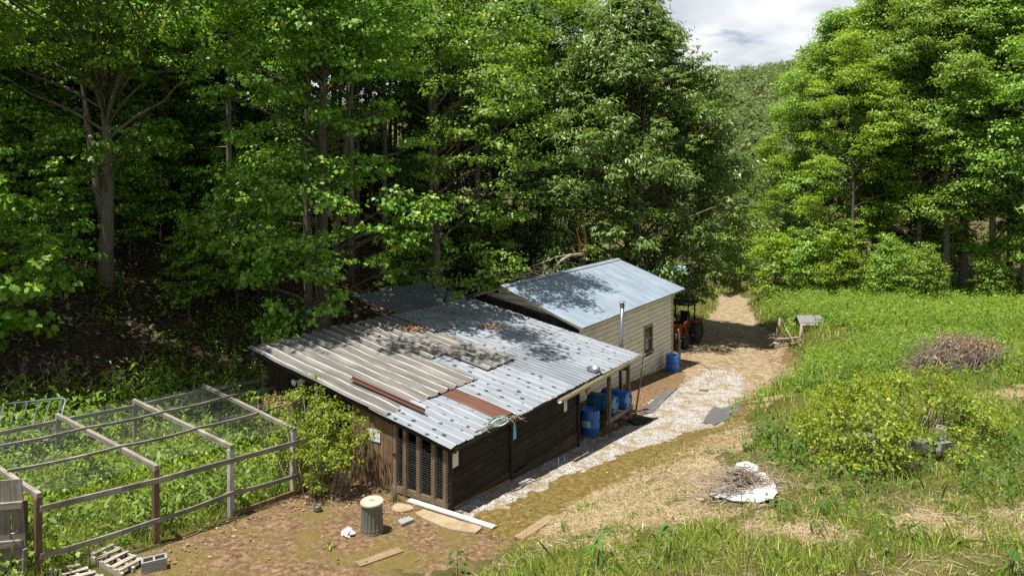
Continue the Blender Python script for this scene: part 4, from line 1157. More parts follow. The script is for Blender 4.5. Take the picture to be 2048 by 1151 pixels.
for k in range(36):                                               # dark tarred flashing where shed roof meets the gable
    b_ = 2.1 + k*.155
    zt = min(shed_z(b_) + .23 + r.uniform(-.012, .012), rz_h(b_) - .13, rz_h(b_ + .15) - .13); zb_ = shed_z(b_) - .05
    if zt - zb_ > .03: mb.hexa(Hh(21.72 + r.uniform(-.01, .01), b_ + .07, (zt + zb_)/2), ZA*(zt - zb_)/2, BA*.073, UA*.012)
mb.build('flashing', MAT['tar'], house, 'dark tarred boards along the joint with the shed roof')
front = sheet('roof', MAT['tin_house'], 21.48, 31.55, 1.85, BR + .02, .23, .03, .006, .0, house, rz_h, .006, 20, Hh)
sheet('roof', MAT['tin_house'], 21.48, 31.55, BR - .02, 8.75, .23, .03, .006, .003, house, rz_h, .006, 21, Hh)
mb = MB()
sl = math.atan2(ZR - ZE, BR - 1.85)
for s in (-1, 1):
    d = Vector((0, s*math.cos(sl), -math.sin(sl)))
    mb.hexa(Hh(26.5, BR, ZR + .030) + d*.10, UA*5.06, d*.10, Vector((0, s*math.sin(sl), math.cos(sl)))*.004)
mb.build('ridge_cap', MAT['tin_house'], front)
mb = MB()
for uu in (21.55, 31.48):
    for s in (-1, 1):
        d = Vector((0, s*(BR - 1.85)/2, -(ZR - ZE)/2)) 
        mb.hexa(Hh(uu, BR, ZR - .075) + d, d, ZA*.045, UA*.012)
mb.hexa(Hh(26.4, 2.06, rz_h(2.0) - .125), UA*4.5, BA*.15, ZA*.02)
mb.build('eave_trim', MAT['cream'], house)
# window: frame, sash, panes, sill
wb = 2.245
mb = MB()
for c, hx_, hz_ in (((WU1 + .035, (WZ1+WZ2)/2), .035, (WZ2-WZ1)/2), ((WU2 - .035, (WZ1+WZ2)/2), .035, (WZ2-WZ1)/2)):
    mb.hexa(Hh(c[0], wb, c[1]), ZA*hz_, UA*hx_, BA*.035)
mb.hexa(Hh((WU1+WU2)/2, wb - .002, WZ2 - .03), UA*(WU2-WU1)/2, ZA*.04, BA*.036)
mb.hexa(Hh((WU1+WU2)/2, wb + .02, (WZ1+WZ2)/2), UA*(WU2-WU1)/2, ZA*.022, BA*.02)
win = mb.build('window', MAT['weathered'], house, 'weathered wooden sash window')
mb = MB(); mb.hexa(Hh((WU1+WU2)/2, wb - .03, WZ1 - .02), UA*((WU2-WU1)/2 + .05), BA*.06, ZA*.025); mb.build('sill', MAT['weathered'], win)
mb = MB(); mb.hexa(Hh((WU1+WU2)/2, wb + .035, (WZ1+WZ2)/2), UA*((WU2-WU1)/2 - .03), ZA*((WZ2-WZ1)/2 - .02), BA*.004); mb.build('pane', MAT['glass'], win)
mb = MB(); mb.hexa(Hh(28.38, wb + .022, .64), ZA*.30, UA*.09, BA*.006); mb.build('board_patch', MAT['bucket'], win)
# board leaning at the corner
p = UV(31.25, 2.02)
o = thing('leaning_post', 'grey board standing upright at the right corner of the cream house', 'post', p, ROTZ)
mb = MB(); mb.hexa((0, 0, .78), Vector((.02, .03, .80)), UA*.07, BA*.03); mb.build('board', MAT['weathered'], o)
mb = MB(); mb.hexa((-.01, -.055, 1.1), UA*.09, ZA*.03, BA*.018); mb.build('cleat', MAT['weathered'], o)

# ------------------------------------------------------------------ poultry run
run = thing('poultry_run', 'netted wooden poultry run grown full of weeds', 'poultry run', UV(7.2, 3.3), ROTZ)
rb = run.location.z
def C_(u, b, z): return Vector((u - 7.2, b - 3.3, z - rb))
Fu = [(5.30, 3.50), (7.20, 3.28), (8.78, 3.26), (10.35, 3.24)]
Bu = [(5.55, 7.95), (7.50, 7.98), (9.25, 7.95), (11.25, 8.15), (13.1, 8.0)]
def top_z(u): return 2.40 - .0745*(u - 7.25)
def post(mb, u, b, zt, w=.055):
    w *= .84
    zb = gz(*uv2xy(u, b)) - .15
    mb.hexa(C_(u, b, (zt+zb)/2), ZA*(zt-zb)/2, UA*w, BA*w)
for i, (u, b) in enumerate(Fu):
    mb = MB(); post(mb, u, b, top_z(u) - .03, .06)
    mb.build('post', MAT['pale_post'] if i >= 2 else MAT['brown_post'], run, 'pale grey post' if i >= 2 else 'brown post')
mb = MB(); post(mb, 5.12, 3.55, 1.72, .035); mb.build('post', MAT['weathered'], run)
mb = MB(); post(mb, 5.25, 3.9, top_z(5.3) - .15, .05); mb.build('post', MAT['brown_post'], run)
for u, b in Bu:
    mb = MB(); post(mb, u, b, top_z(u) - .03, .05); mb.build('post', MAT['weathered'], run)
for (a, c) in ((Fu[0], (5.45, 8.0)), (Fu[1], Bu[1]), (Fu[2], Bu[2]), (Fu[3], Bu[3])):
    mb = MB()
    mb.beam(C_(a[0], a[1] - .05, top_z(a[0]) + .02), C_(c[0], c[1] + .05, top_z(c[0]) + .02), .075, .085)
    mb.build('cross_beam', MAT['weathered'], run)
mb = MB(); mb.beam(C_(13.1, 8.05, top_z(13.1) + .02), C_(12.4, 5.3, top_z(12.4) - .02), .07, .07); mb.build('cross_beam', MAT['stud_wood'], run)
def sagrail(mb, pts, w, h, sag, n=6):
    for (p, q) in zip(pts[:-1], pts[1:]):
        P = [p.lerp(q, t/n) - ZA*sag*4*(t/n)*(1-t/n) for t in range(n+1)]
        for a, c in zip(P[:-1], P[1:]): mb.beam(a, c + (c-a).normalized()*.004, w, h)
for f, sg in ((.30, .035), (.66, .03)):
    pts = []
    for (a, c) in zip([Fu[0], Fu[1], Fu[2], Fu[3]], [(5.45, 8.0), Bu[1], Bu[2], Bu[3]]):
        u = a[0]*(1-f) + c[0]*f; b = a[1]*(1-f) + c[1]*f
        pts.append(C_(u, b, top_z(u) + .085))
    if f < .5: pts[-1] = C_(11.3, 4.9, top_z(11.3) + .05)
    else: pts.append(C_(12.85, 6.6, top_z(12.85) + .05))
    mb = MB(); sagrail(mb, pts, .045, .055, sg); mb.build('top_rail', MAT['weathered'], run)
mb = MB(); sagrail(mb, [C_(u, b, top_z(u) - .12) for u, b in Bu], .04, .09, .0); mb.build('back_rail', MAT['weathered'], run)
mb = MB(); sagrail(mb, [C_(u, b - .075, top_z(u) - dz) for (u, b), dz in zip(Fu + [(11.25, 3.22)], (.20, .22, .25, .27, .27))], .035, .10, .0); mb.build('front_rail', MAT['weathered'], run)
mb = MB(); sagrail(mb, [C_(u, b - .078, gz(*uv2xy(u, b)) + dz) for (u, b), dz in zip(Fu + [(11.2, 3.22)], (.42, .45, .50, .42, .42))], .035, .085, .02); mb.build('front_rail', MAT['weathered'], run)
mb = MB(); sagrail(mb, [C_(u, b - .06, gz(*uv2xy(u, b)) + .02) for u, b in [(8.78, 3.26), (10.35, 3.24), (11.6, 3.2)]], .04, .16, .0); mb.build('kick_board', MAT['brown_post'], run)
# netting: real strands, two ways, sagging between the rails
def netting(name, fn, na, nb_, wid, seg=26):
    """fn(s,t) -> point, s,t in 0..1 ; diagonal strands both ways"""
    Vs, Fs = [], []; o = 0
    for sgn in (1, -1):
        n = na + nb_
        for i in range(1, n):
            s = np.linspace(0, 1, seg)
            # line: s*na*sgn + t*nb = const
            t = (i - (s if sgn > 0 else 1 - s)*na)/nb_
            ok = (t >= 0) & (t <= 1)
            if ok.sum() < 2: continue
            P = np.array([fn(a, c) for a, c in zip(s[ok], t[ok])])
            d = unit(np.gradient(P, axis=0)); sd = unit(np.cross(d, np.array([.1, -.45, 1.0])))*wid
            m = len(P)
            Vs.append(np.concatenate([P - sd, P + sd])); k = np.arange(m-1)
            Fs.append(np.stack([k, k+1, k+1+m, k+m], 1) + o); o += 2*m
    return np_mesh(name, np.concatenate(Vs), np.concatenate(Fs))
def top_net(s, t):
    u = 5.35 + (12.6 - 5.35)*s; f = t
    u2 = u + .35*f
    b = 3.3 + 4.7*f
    z = top_z(u2) + .10 - .10*abs(math.sin(3.1416*(f*3))) - .05*abs(math.sin(3.1416*(u-5.4)/1.75)) + .02*math.sin(u*5 + f*9)
    if s > .75: z -= (s - .75)*.5*(1-f)
    return tuple(C_(u2, b, z))
add_obj('top_netting', netting('top_netting', top_net, 75, 48, .0011, 40), MAT['net'], run)
def back_net(s, t):
    u = 5.5 + 7.6*s; g0 = gz(*uv2xy(u, 8.0))
    z = g0 + .05 + (top_z(u) - g0)*t
    return tuple(C_(u, 8.05 + .02*math.sin(u*4), z))
add_obj('back_netting', netting('back_netting', back_net, 75, 13, .0012, 60), MAT['net'], run)
def front_net(s, t):
    u = 5.3 + 5.1*s; g0 = gz(*uv2xy(u, 3.3))
    z = g0 + .05 + (top_z(u) - .15 - g0)*t
    return tuple(C_(u, 3.42 + .015*math.sin(u*5), z))
add_obj('front_netting', netting('front_netting', front_net, 56, 15, .0007, 50), MAT['wire'], run)

# wooden gate leaning at the left edge
p = at(22, 1150, 11.7); gpos = Vector((p.x, p.y, gz(p.x, p.y)))
gate = thing('wooden_gate', 'grey plank gate with ledges standing ajar at the left edge', 'gate', gpos, math.radians(12))
for k, x in enumerate((-.52, -.32, -.12, .085)):
    mb = MB(); mb.hexa((x + .01*k, 0, .84), Vector((-.05 if k == 3 else -.02, 0, .88)), UA*.095, BA*.012); mb.build('plank', MAT['weathered'], gate)
for z in (.12, .66, 1.30):
    mb = MB(); mb.hexa((-.24, -.035, z), UA*.42, ZA*.055, BA*.022); mb.build('ledge', MAT['weathered'], gate)
mb = MB(); mb.tube([(.02, -.03, .85), (.02, -.08, .85), (.11, -.09, .86), (.11, -.03, .88)], .012, 6); mb.build('latch', MAT['steel'], gate)

# blue tube gate leaning against the back of the run
A = at(8, 808, 16.9); Bq_ = at(133, 795, 17.1); Cc = at(-15, 905, 16.0); Dd = at(110, 880, 16.2)
tg = thing('tube_gate', 'faded blue tubular stall gate leaning behind the poultry run', 'gate', (A.x, A.y, gz(A.x, A.y)), 0)
def T_(v): return Vector(v) - tg.location
A, Bq_, Cc, Dd = A, Bq_, Cc + Vector((0, 0, 0)), Dd
mb = MB()
e = (Bq_ - A).normalized(); dn = (Dd - Bq_).normalized()
ang = [T_(A), T_(Bq_ - e*.12), T_(Bq_ - e*.04 + dn*.03), T_(Bq_ + dn*.12), T_(Dd)]
mb.tube(ang, .026, 8); mb.tube([T_(A), T_(Cc)], .026, 8); mb.tube([T_(Cc), T_(Dd)], .024, 8); mb.tube([T_(Cc.lerp(A, .12)), T_(Dd.lerp(Bq_, .12))], .02, 8)
mb.build('frame', MAT['tube_blue'], tg)
for k in range(1, 6):
    mb = MB(); t = k/5.4; mb.tube([T_(A.lerp(Bq_, t)), T_(Cc.lerp(Dd, t))], .017, 8); mb.build('bar', MAT['tube_blue'], tg)

# ------------------------------------------------------------------ barrels
def barrel_profile(R, Hh_):
    p = [(0.0, .02), (R*.80, .02), (R*.86, 0), (R*.97, .01), (R, .04)]
    for k in (.32, .66):
        p += [(R, Hh_*k - .03), (R*1.02, Hh_*k - .012), (R*1.02, Hh_*k + .012), (R, Hh_*k + .03)]
    p += [(R, Hh_ - .05), (R*.975, Hh_ - .015), (R*.93, Hh_), (R*.90, Hh_ - .004), (R*.885, Hh_ - .03), (R*.3, Hh_ - .032), (0.0, Hh_ - .03)]
    return p
def make_barrel(name, label, loc, m, Hb=.76, R=.29, M=None, group=None, labelled=False, end=None):
    o = thing(name, label, 'barrel', loc, 0, group)
    mb = MB(); mb.lathe(barrel_profile(R, Hb), 36, M=M); mb.build('body', m, o)
    M_ = M or Matrix.Identity(4)
    if end is not None:
        mb = MB(); mb.lathe([(0.0, Hb - .026), (R*.86, Hb - .026), (R*.87, Hb - .030)][::-1], 28, M=M); mb.build('end_plate', end, o)
    for a in (.6, 3.74):
        mb = MB()
        c = Vector((R*.62*math.cos(a), R*.62*math.sin(a), Hb - .028))
        mb.lathe([(.045, 0), (.045, .018), (.03, .022), (.0, .022)], 14, M=M_ @ Matrix.Translation(c)); mb.build('bung', m if end is None else MAT['dark'], o)
    if labelled:
        mb = MB(); n = 10
        for k in range(n+1):
            t = math.radians(205 + 62*k/n)
            for z in (.27, .47):
                mb.v.append(((R+.005)*math.cos(t), (R+.005)*math.sin(t), z))
        for k in range(n): mb.f.append((2*k, 2*k+2, 2*k+3, 2*k+1)); mb.uv.append([(0, 0)]*4); mb.sm.append(True)
        mb.build('paper_label', MAT['label'], o)
    return o
p = G(1180, 866); p.z -= .01
make_barrel('barrel', 'upright blue plastic barrel with a white label under the porch', p, MAT['blue'], .75, .29, labelled=True)
p = G(1345, 742); p.z -= .01
make_barrel('barrel', 'upright blue plastic barrel on the gravel by the right corner of the house', p, MAT['blue'], .74, .285)
rack = thing('barrel_rack', 'low timber rack under the porch carrying two lying barrels', 'rack', UV(20.5, .5), ROTZ)
rz0 = rack.location.z
mb = MB()
for u in (20.15, 20.95, 21.65): mb.hexa((u - 20.5 - .3, .05, .22), BA*.78, UA*.045, ZA*.045)
mb.build('joist', MAT['stud_wood'], rack)
mb = MB()
for b in (-.5, .35): mb.hexa((0.1, b, .30), UA*.95, ZA*.07, BA*.03)
mb.build('bearer', MAT['weathered'], rack)
for (x, y) in ((-.78, -.45), (.95, -.45), (-.78, .75), (.95, .75)):
    mb = MB(); mb.hexa((x, y, .05), ZA*.26, UA*.05, BA*.05); mb.build('leg', MAT['stud_wood'], rack)
def lying(u, b, z):
    M = Matrix.Rotation(ROTZ, 4, 'Z') @ Matrix.Rotation(math.radians(90), 4, 'X')   # axis towards -b (the road)
    return M
p = UV(20.35, .95); p.z = rz0 + .66
make_barrel('barrel', 'faded teal barrel lying on the rack, left one of the lying pair', p, MAT['teal'], .92, .28, lying(0, 0, 0), None, end=MAT['blue_end'])
p = UV(21.02, .80); p.z = rz0 + .66
make_barrel('barrel', 'brighter blue barrel lying on the rack, right one of the lying pair', p, MAT['blue'], .92, .28, lying(0, 0, 0), None, end=MAT['blue_end'])
# amber lantern hanging at the porch edge
p = at(1175, 779, 20.6)
o = thing('hanging_lantern', 'small amber lantern hanging in the porch above the upright barrel', 'lantern', p - Vector((0, 0, .1)))
mb = MB(); mb.lathe([(0.0, 0), (.06, .01), (.075, .06), (.06, .14), (.0, .15)], 12); mb.build('shade', MAT['amber'], o)
mb = MB(); mb.lathe([(.09, .14), (.085, .16), (.02, .20), (.0, .20)], 12); mb.tube([(0, 0, .2), (0, 0, .42)], .004, 4); mb.build('cap', MAT['steel'], o)

# ------------------------------------------------------------------ small things on and around the shed
def plate(name, label, cat, P, w, h, axis_u, m, normal, group=None):
    o = thing(name, label, cat, P, 0, group)
    au = Vector(axis_u).normalized(); nn = Vector(normal).normalized(); up = nn.cross(au)
    mb = MB()
    mb.hexa((0, 0, 0), au*w/2, up*h/2, nn*.003); mb.build('sheet', m, o)
    mb = MB()
    for s in (-1, 1): mb.tube([nn*.002 + up*h*.42 + au*s*w*.42, nn*.005 + up*h*.42 + au*s*w*.42], .004, 6)
    mb.build('tack', MAT['steel'], o)
    return o
du = Vector((SA, CA, 0)); db = Vector((-CA, SA, 0))
def wallP(u, px, py):
    t = (px - CXP)/FPX; c = u*(t*CA - SA)/(CA + t*SA); X, Y = SA*u + CA*c, CA*u - SA*c
    return at(px, py, Y)
def wallB(b, px, py):
    t = (px - CXP)/FPX; c = -(b + B0); u = c*(CA + t*SA)/(t*CA - SA); X, Y = SA*u + CA*c, CA*u - SA*c
    return at(px, py, Y)
plate('notice', 'blank pale paper pinned on the brown plank door', 'notice', wallP(11.835, 749, 870), .36, .27, -db, MAT['paper_white'], -du)
plate('notice', 'cream paper pinned at the front corner of the black wall', 'notice', wallB(-.075, 911, 918), .20, .32, du, MAT['paper_cream'], -db)
plate('notice', 'light blue paper pinned on the black wall under the eave', 'notice', wallB(-.03, 1028, 864), .18, .36, du + Vector((0, 0, .12)), MAT['paper_blue'], -db)
plate('notice', 'pale green paper pinned on the black wall near the porch', 'notice', wallB(-.03, 1131, 812), .17, .28, du, MAT['paper_green'], -db)
# rusty angle iron lying on the roof
pa, pb = RF(702, 760, .09), RF(848, 826, .05)
o = thing('angle_iron', 'long rusty angle iron lying down the brown and silver roof', 'iron bar', (pa + pb)/2)
mb = MB(); d = (pb - pa)/2
mb.hexa(Vector((0, 0, .035)), d, db.cross(d).normalized()*.05 if False else du*.045, ZA*.006); mb.hexa(Vector((0, 0, .065)) + du*.04, d, ZA*.03, du*.006)
mb.build('bar', MAT['rust'], o)
# broken stovepipe ring
p = RF(1187, 741, .02)
o = thing('steel_ring', 'shiny steel pan ring lying on the silver roof near the eave', 'ring', p)
mb = MB(); mb.lathe([(.20, .02), (.21, .09), (.195, .095), (.185, .03), (.12, .03), (.12, .025), (.20, .02)], 28); mb.build('rim', MAT['steel'], o)
# hose and sticks at the low front edge of the roof
p = RF(992, 842, .03)
o = thing('hose_coil', 'sea-green hose coil hanging over the low edge of the roof', 'hose', p)
mb = MB(); pts = []
for k in range(70):
    a = k*.42; rr_ = .16 + .06*math.sin(k*.37)
    pts.append(du*rr_*1.7*math.cos(a) - db*(.14*math.sin(a) + .06) + ZA*(.04 + .035*math.sin(a*1.3) - .05*max(0, math.sin(a))))
mb.tube(pts, .011, 5); mb.build('hose', MAT['green_hose'], o)
mb = MB(); pts = [du*.3*math.cos(k*.45) - db*(.12*math.sin(k*.45) + .1) + ZA*(.03 - .06*max(0, math.sin(k*.45))) for k in range(15)]
mb.tube(pts, .016, 5); mb.build('pale_hose', MAT['white'], o)
o = thing('roof_rod', 'grey rod and dead twigs lying along the low roof edge', 'rod', RF(965, 850, .05))
pa, pb = RF(950, 862, .05), RF(1048, 826, .06)
mb = MB(); mb.tube([pa - o.location, (pa+pb)/2 - o.location + ZA*.01, pb - o.location], .017, 6); mb.build('rod', MAT['weathered'], o)
mb = MB(); r = random.Random(8)
for k in range(34):
    c = pa.lerp(pb, r.uniform(.2, 1.0)) - o.location + Vector((r.uniform(-.1, .1), r.uniform(-.12, .05), r.uniform(-.08, .05)))
    d = Vector((r.gauss(0, .1), r.gauss(0, .08), r.gauss(0, .06)))
    mb.tube([c - d, c + Vector((r.gauss(0, .02), 0, .02)), c + d], [.006, .005, .002], 4)
mb.build('twigs', MAT['dead_wood'], o)
for i, (px, py, n, lb) in enumerate(((822, 660, 380, 'small heap of dead leaves on the brown roof ribs'), (985, 655, 300, 'small heap of dead leaves on the silver roof under the boughs'))):
    p = RF(px, py, .05); rng = np.random.default_rng(50 + i)
    P = rng.normal(size=(n, 3))*np.array([.20, .14, .02]) + np.array([0, 0, .04])
    P[:, 2] += P[:, 0]*(-.163*CA)*0 + np.abs(rng.normal(size=n))*.04
    V, F = leaves(P, rng.normal(size=(n, 3))*.5 + np.array([0, 0, 1]), .06, 'ovate', rng)
    o = add_obj('leaf_heap', np_mesh('leaf_heap', V, F), MAT['dead_leaf']); o.location = p; props(o, lb, 'leaf heap')
# white floodlight under the left end of the roof
p = at(598, 760, 18.4)
o = thing('floodlight', 'white twin floodlight under the left end of the roof', 'lamp', p - Vector((0, 0, .15)))
for s in (-1, 1):
    M = Matrix.Translation((s*.09, -.03, .15 + .03*s)) @ Matrix.Rotation(math.radians(100), 4, 'X') @ Matrix.Rotation(.5*s, 4, 'Y')
    mb = MB(); mb.lathe([(.0, -.08), (.045, -.08), (.055, .0), (.085, .06), (.08, .065), (.0, .05)], 14, M=M); mb.build('lamp_head', MAT['white'], o)
mb = MB(); mb.hexa((0, 0, .06), ZA*.10, UA*.03, BA*.02); mb.build('bracket', MAT['white'], o)

# trash can
p = G(744, 1062)
can = thing('trash_can', 'fluted galvanised trash can with a faded lid on the bare yard', 'trash can', p - Vector((0, 0, .02)))
fl = lambda k, z: 1.0 + (.028*(1 if (k//2) % 2 else -1) if .12 < z < .50 else 0)
mb = MB(); mb.lathe([(0, .0), (.225, .0), (.235, .02), (.235, .05), (.228, .07), (.226, .13), (.222, .14), (.210, .30), (.205, .48), (.207, .50), (.215, .56), (.215, .60), (.222, .61), (.222, .625)], 72, flute=fl, smooth=False); mb.build('body', MAT['galv'], can)
mb = MB(); mb.lathe([(.232, .60), (.236, .625), (.230, .645), (.215, .65), (.205, .632), (.12, .640), (.0, .645)], 40); lid = mb.build('lid', MAT['lid'], can)
mb = MB(); mb.tube([(-.04, .0, .642), (-.035, 0, .665), (.035, 0, .665), (.04, 0, .642)], .007, 6); mb.build('handle', MAT['galv'], lid)
for s in (-1, 1):
    mb = MB(); mb.tube([(s*.215, -.05, .42), (s*.25, -.05, .41), (s*.25, .05, .41), (s*.215, .05, .42)], .006, 6); mb.build('side_handle', MAT['galv'], can)

def slab(name, label, cat, pts, th, m, seed=0, part='block', zoff=0.0):
    """flat piece outlined on the ground by photograph pixels, with thickness and an uneven edge"""
    P = [G(*q) for q in pts]; c = sum(P, Vector())/len(P)
    o = thing(name, label, cat, c); r = random.Random(seed)
    mb = MB(); ring = []
    for a, b in zip(P, P[1:] + P[:1]):
        for t in (0, .33, .66): ring.append(a.lerp(b, t) - c + Vector((r.gauss(0, .008), r.gauss(0, .008), 0)))
    n = len(ring)
    for v in ring: mb.v.append((v.x*1.02, v.y*1.02, v.z - .06 + zoff))
    for v in ring: mb.v.append((v.x, v.y, v.z + th - .012 + zoff))
    for v in ring: mb.v.append((v.x*.97, v.y*.97, v.z + th + zoff))
    for l in (0, 1):
        for k in range(n): mb.face((l*n+k, l*n+(k+1) % n, (l+1)*n+(k+1) % n, (l+1)*n+k))
    mb.face([2*n+k for k in range(n)])
    mb.build(part, m, o)
    return o
slab('stepping_slab', 'tan round-edged slab at the foot of the wired gable', 'slab', [(782,1016),(795,1008),(822,1012),(828,1020),(805,1026),(788,1024)], .04, MAT['slab'], 1)
slab('stepping_slab', 'long tan concrete slab beside the white board', 'slab', [(828,1028),(846,1022),(905,1040),(965,1058),(952,1070),(900,1062),(850,1042)], .06, MAT['slab'], 2)
slab('paver', 'single grey paver lying flat by the trash can', 'paver', [(795,1046),(818,1037),(828,1044),(804,1054)], .07, MAT['concrete'], 3)
def plank(name, label, a, b, w, h, m, cat='board', lift=.02, roll=0.0, part='plank'):
    P, Q = G(*a), G(*b); c = (P+Q)/2
    o = thing(name, label, cat, c)
    mb = MB(); up = ZA + Vector((roll, 0, 0)); mb.beam(P - c + ZA*(h/2 + lift), Q - c + ZA*(h/2 + lift), w, h, up); mb.build(part, m, o)
    return o
plank('white_board', 'long white-painted board lying from the shed corner across the dirt', (818, 1003), (988, 1057), .13, .035, MAT['white'])
plank('weathered_board', 'grey weathered board lying along the edge of the bank', (1037, 1080), (1105, 1036), .22, .04, MAT['stud_wood'])
plank('bare_board', 'tan board half sunk in the dirt at the bottom of the picture', (715, 1130), (802, 1100), .20, .03, MAT['stud_wood'], lift=-.005)
plank('shed_rail', 'thin rail lying along the foot of the black wall', (905, 1020), (1020, 963), .05, .04, MAT['stud_wood'])
p = G(635, 1022); o = thing('jar', 'small clear glass jar standing on the leaf litter', 'jar', p)
mb = MB(); mb.lathe([(0, 0), (.075, 0), (.085, .02), (.085, .11), (.078, .12), (.072, .11), (.072, .02), (0, .015)], 20); mb.build('glass', MAT['galv'], o)
mb = MB(); mb.lathe([(.086, .112), (.090, .118), (.086, .126), (.076, .122)], 20); mb.build('rim', MAT['steel'], o)
p = G(697, 1070); rng = np.random.default_rng(9)
mb = MB(); r = random.Random(3)
mb.lathe([(.0, .0), (.10, .01), (.12, .06), (.07, .12), (.02, .17), (.0, .17)], 11, flute=lambda k, z: 1 + .35*math.sin(k*2.3 + z*40), smooth=False)
o = mb.build('plastic_bag', MAT['white']); o.location = p; props(o, 'crumpled white plastic bag left of the trash can', 'bag')
o = thing('wire_stake', 'bent wire stake stuck in the dirt beyond the end of the white board', 'stake', G(983, 1078))
mb = MB(); mb.tube([(0, 0, -.05), (.0, 0, .16), (.03, .0, .20), (.06, 0, .16)], .008, 6); mb.build('wire', MAT['steel'], o)
for i, (px, py) in enumerate(((1117, 932), (1129, 925))):
    o = thing('marker_stake', 'thin white marker stake in the gravel, %s of the pair' % ('left' if i == 0 else 'right'), 'stake', G(px, py), 0, 'marker stakes in the gravel')
    mb = MB(); mb.tube([(0, 0, -.05), (.003, 0, .24)], .006, 5); mb.build('rod', MAT['white'], o)

# pallets by the run
def pallet(label, corners, seed, boards=5, zl=.10, skew=0.0):
    P = [G(*q) for q in corners]; c = sum(P, Vector())/4
    o = thing('pallet', label, 'pallet', c); r = random.Random(seed)
    a, b, d, e = [q - c + ZA*zl for q in P]       # a-b first edge, d-e opposite (a next to e)
    for k in range(3):
        t = (.04, .5, .96)[k]
        p, q = a.lerp(b, t), e.lerp(d, t)
        mb = MB(); mb.beam(p - ZA*.06, q - ZA*.06, .04, .10); mb.build('stringer', MAT['pallet'], o)
    for k in range(boards):
        t = (k + .5)/boards + r.uniform(-.02, .02)
        p, q = a.lerp(e, t), b.lerp(d, t)
        mb = MB(); mb.beam(p + ZA*r.uniform(.0, .008), q + ZA*r.uniform(0, .012), .105 + r.uniform(-.015, .01), .02); mb.build('slat', MAT['pallet'], o)
    return o
pallet('grey slatted pallet lying on the dirt beside the poultry run', [(174,1118),(222,1096),(292,1132),(244,1158)], 1, 5)
pallet('broken grey pallet half under the other pallet by the run post', [(108,1140),(152,1130),(215,1162),(150,1176)], 2, 4, .05)
def cinder(label, pos, rz, tilt=0.0, group='concrete blocks', sx=.40, sy=.20, sz=.20):
    """hollow two-core block"""
    o = thing('concrete_block', label, 'block', pos, rz, group)
    M = Matrix.Rotation(tilt, 4, 'Y')
    mb = MB(); t = .032
    def bx(cx_, cy_, cz_, ax_, ay_, az_):
        mb.hexa(M @ Vector((cx_, cy_, cz_)), M @ (UA*ax_), M @ (BA*ay_), M @ (ZA*az_))
    for s in (-1, 1): bx(0, s*(sy/2 - t/2), sz/2, sx/2, t/2, sz/2)
    for x in (-sx/2 + t/2, 0, sx/2 - t/2): bx(x, 0, sz/2, t/2, sy/2 - t - .001, sz/2 - .002)
    mb.build('shell', MAT['concrete'], o)
    mb = MB(); bx(0, 0, .02, sx/2 - t, sy/2 - t - .002, .01); mb.build('core_floor', MAT['bucket'], o)
    return o
cinder('grey concrete block on the ground at the right end of the pallet', G(308, 1138), .5)
o = slab('flat_stone', 'flat grey stone at the foot of the front corner post', 'stone', [(78,1148),(92,1140),(108,1143),(114,1152),(96,1160),(80,1158)], .05, MAT['concrete'], 6)

# things on the driveway
def fabric(label, pts, seed):
    P = [G(*q) for q in pts]; c = sum(P, Vector())/len(P); r = random.Random(seed)
    o = thing('landscape_fabric', label, 'ground cloth', c)
    mb = MB(); n = len(P); K = 5
    for side in (0, 1):
        mb.v.append((0, 0, .035 - side*.012))
        for l in range(1, K+1):
            for k in range(n*3):
                a = P[k//3].lerp(P[(k//3+1) % n], (k % 3)/3) - c
                v = a*(l/K)*(1 + (r.uniform(-.07, .07) if l == K else 0))
                wz = gz(c.x + v.x, c.y + v.y) - c.z
                mb.v.append((v.x, v.y, wz + .02 + .018*math.sin(v.x*9 + v.y*5) - side*.012))
    N = 1 + K*n*3; m = n*3
    for side in (0, 1):
        o_ = side*N
        for k in range(m): mb.f.append((o_, o_+1+k, o_+1+(k+1) % m)); mb.uv.append([(0, 0)]*3); mb.sm.append(True)
        for l in range(K-1):
            for k in range(m):
                a = o_+1+l*m
                mb.f.append((a+k, a+m+k, a+m+(k+1) % m, a+(k+1) % m)); mb.uv.append([(0, 0)]*4); mb.sm.append(True)
    return mb.build('cloth', MAT['fabric'], o)
fabric('grey landscape fabric showing through the gravel at the right edge of the drive', [(1404,846),(1428,812),(1478,806),(1486,816),(1452,840),(1430,850)], 1)
fabric('strip of grey landscape fabric along the left side of the white gravel', [(1278,826),(1300,806),(1338,778),(1356,776),(1330,800),(1308,824)], 2)
slab('brick', 'single brown brick lying on the white gravel', 'brick', [(1399,782),(1401,778),(1416,779),(1417,783)], .09, MAT['slab'], 9)
o = thing('forked_stick', 'bleached forked stick lying on the gravel near the house corner', 'stick', G(1413, 736))
mb = MB(); mb.tube([(-.05, .35, .04), (.02, .05, .09), (.10, -.25, .03)], [.02, .03, .018], 7); mb.tube([(.02, .05, .09), (.14, .22, .12)], [.02, .01], 6); mb.build('stick', MAT['dead_wood'], o)
slab('black_rag', 'crumpled black plastic on the ground below the porch post', 'plastic sheet', [(1255,842),(1280,834),(1305,838),(1300,846),(1270,852)], .05, MAT['dark'], 12)

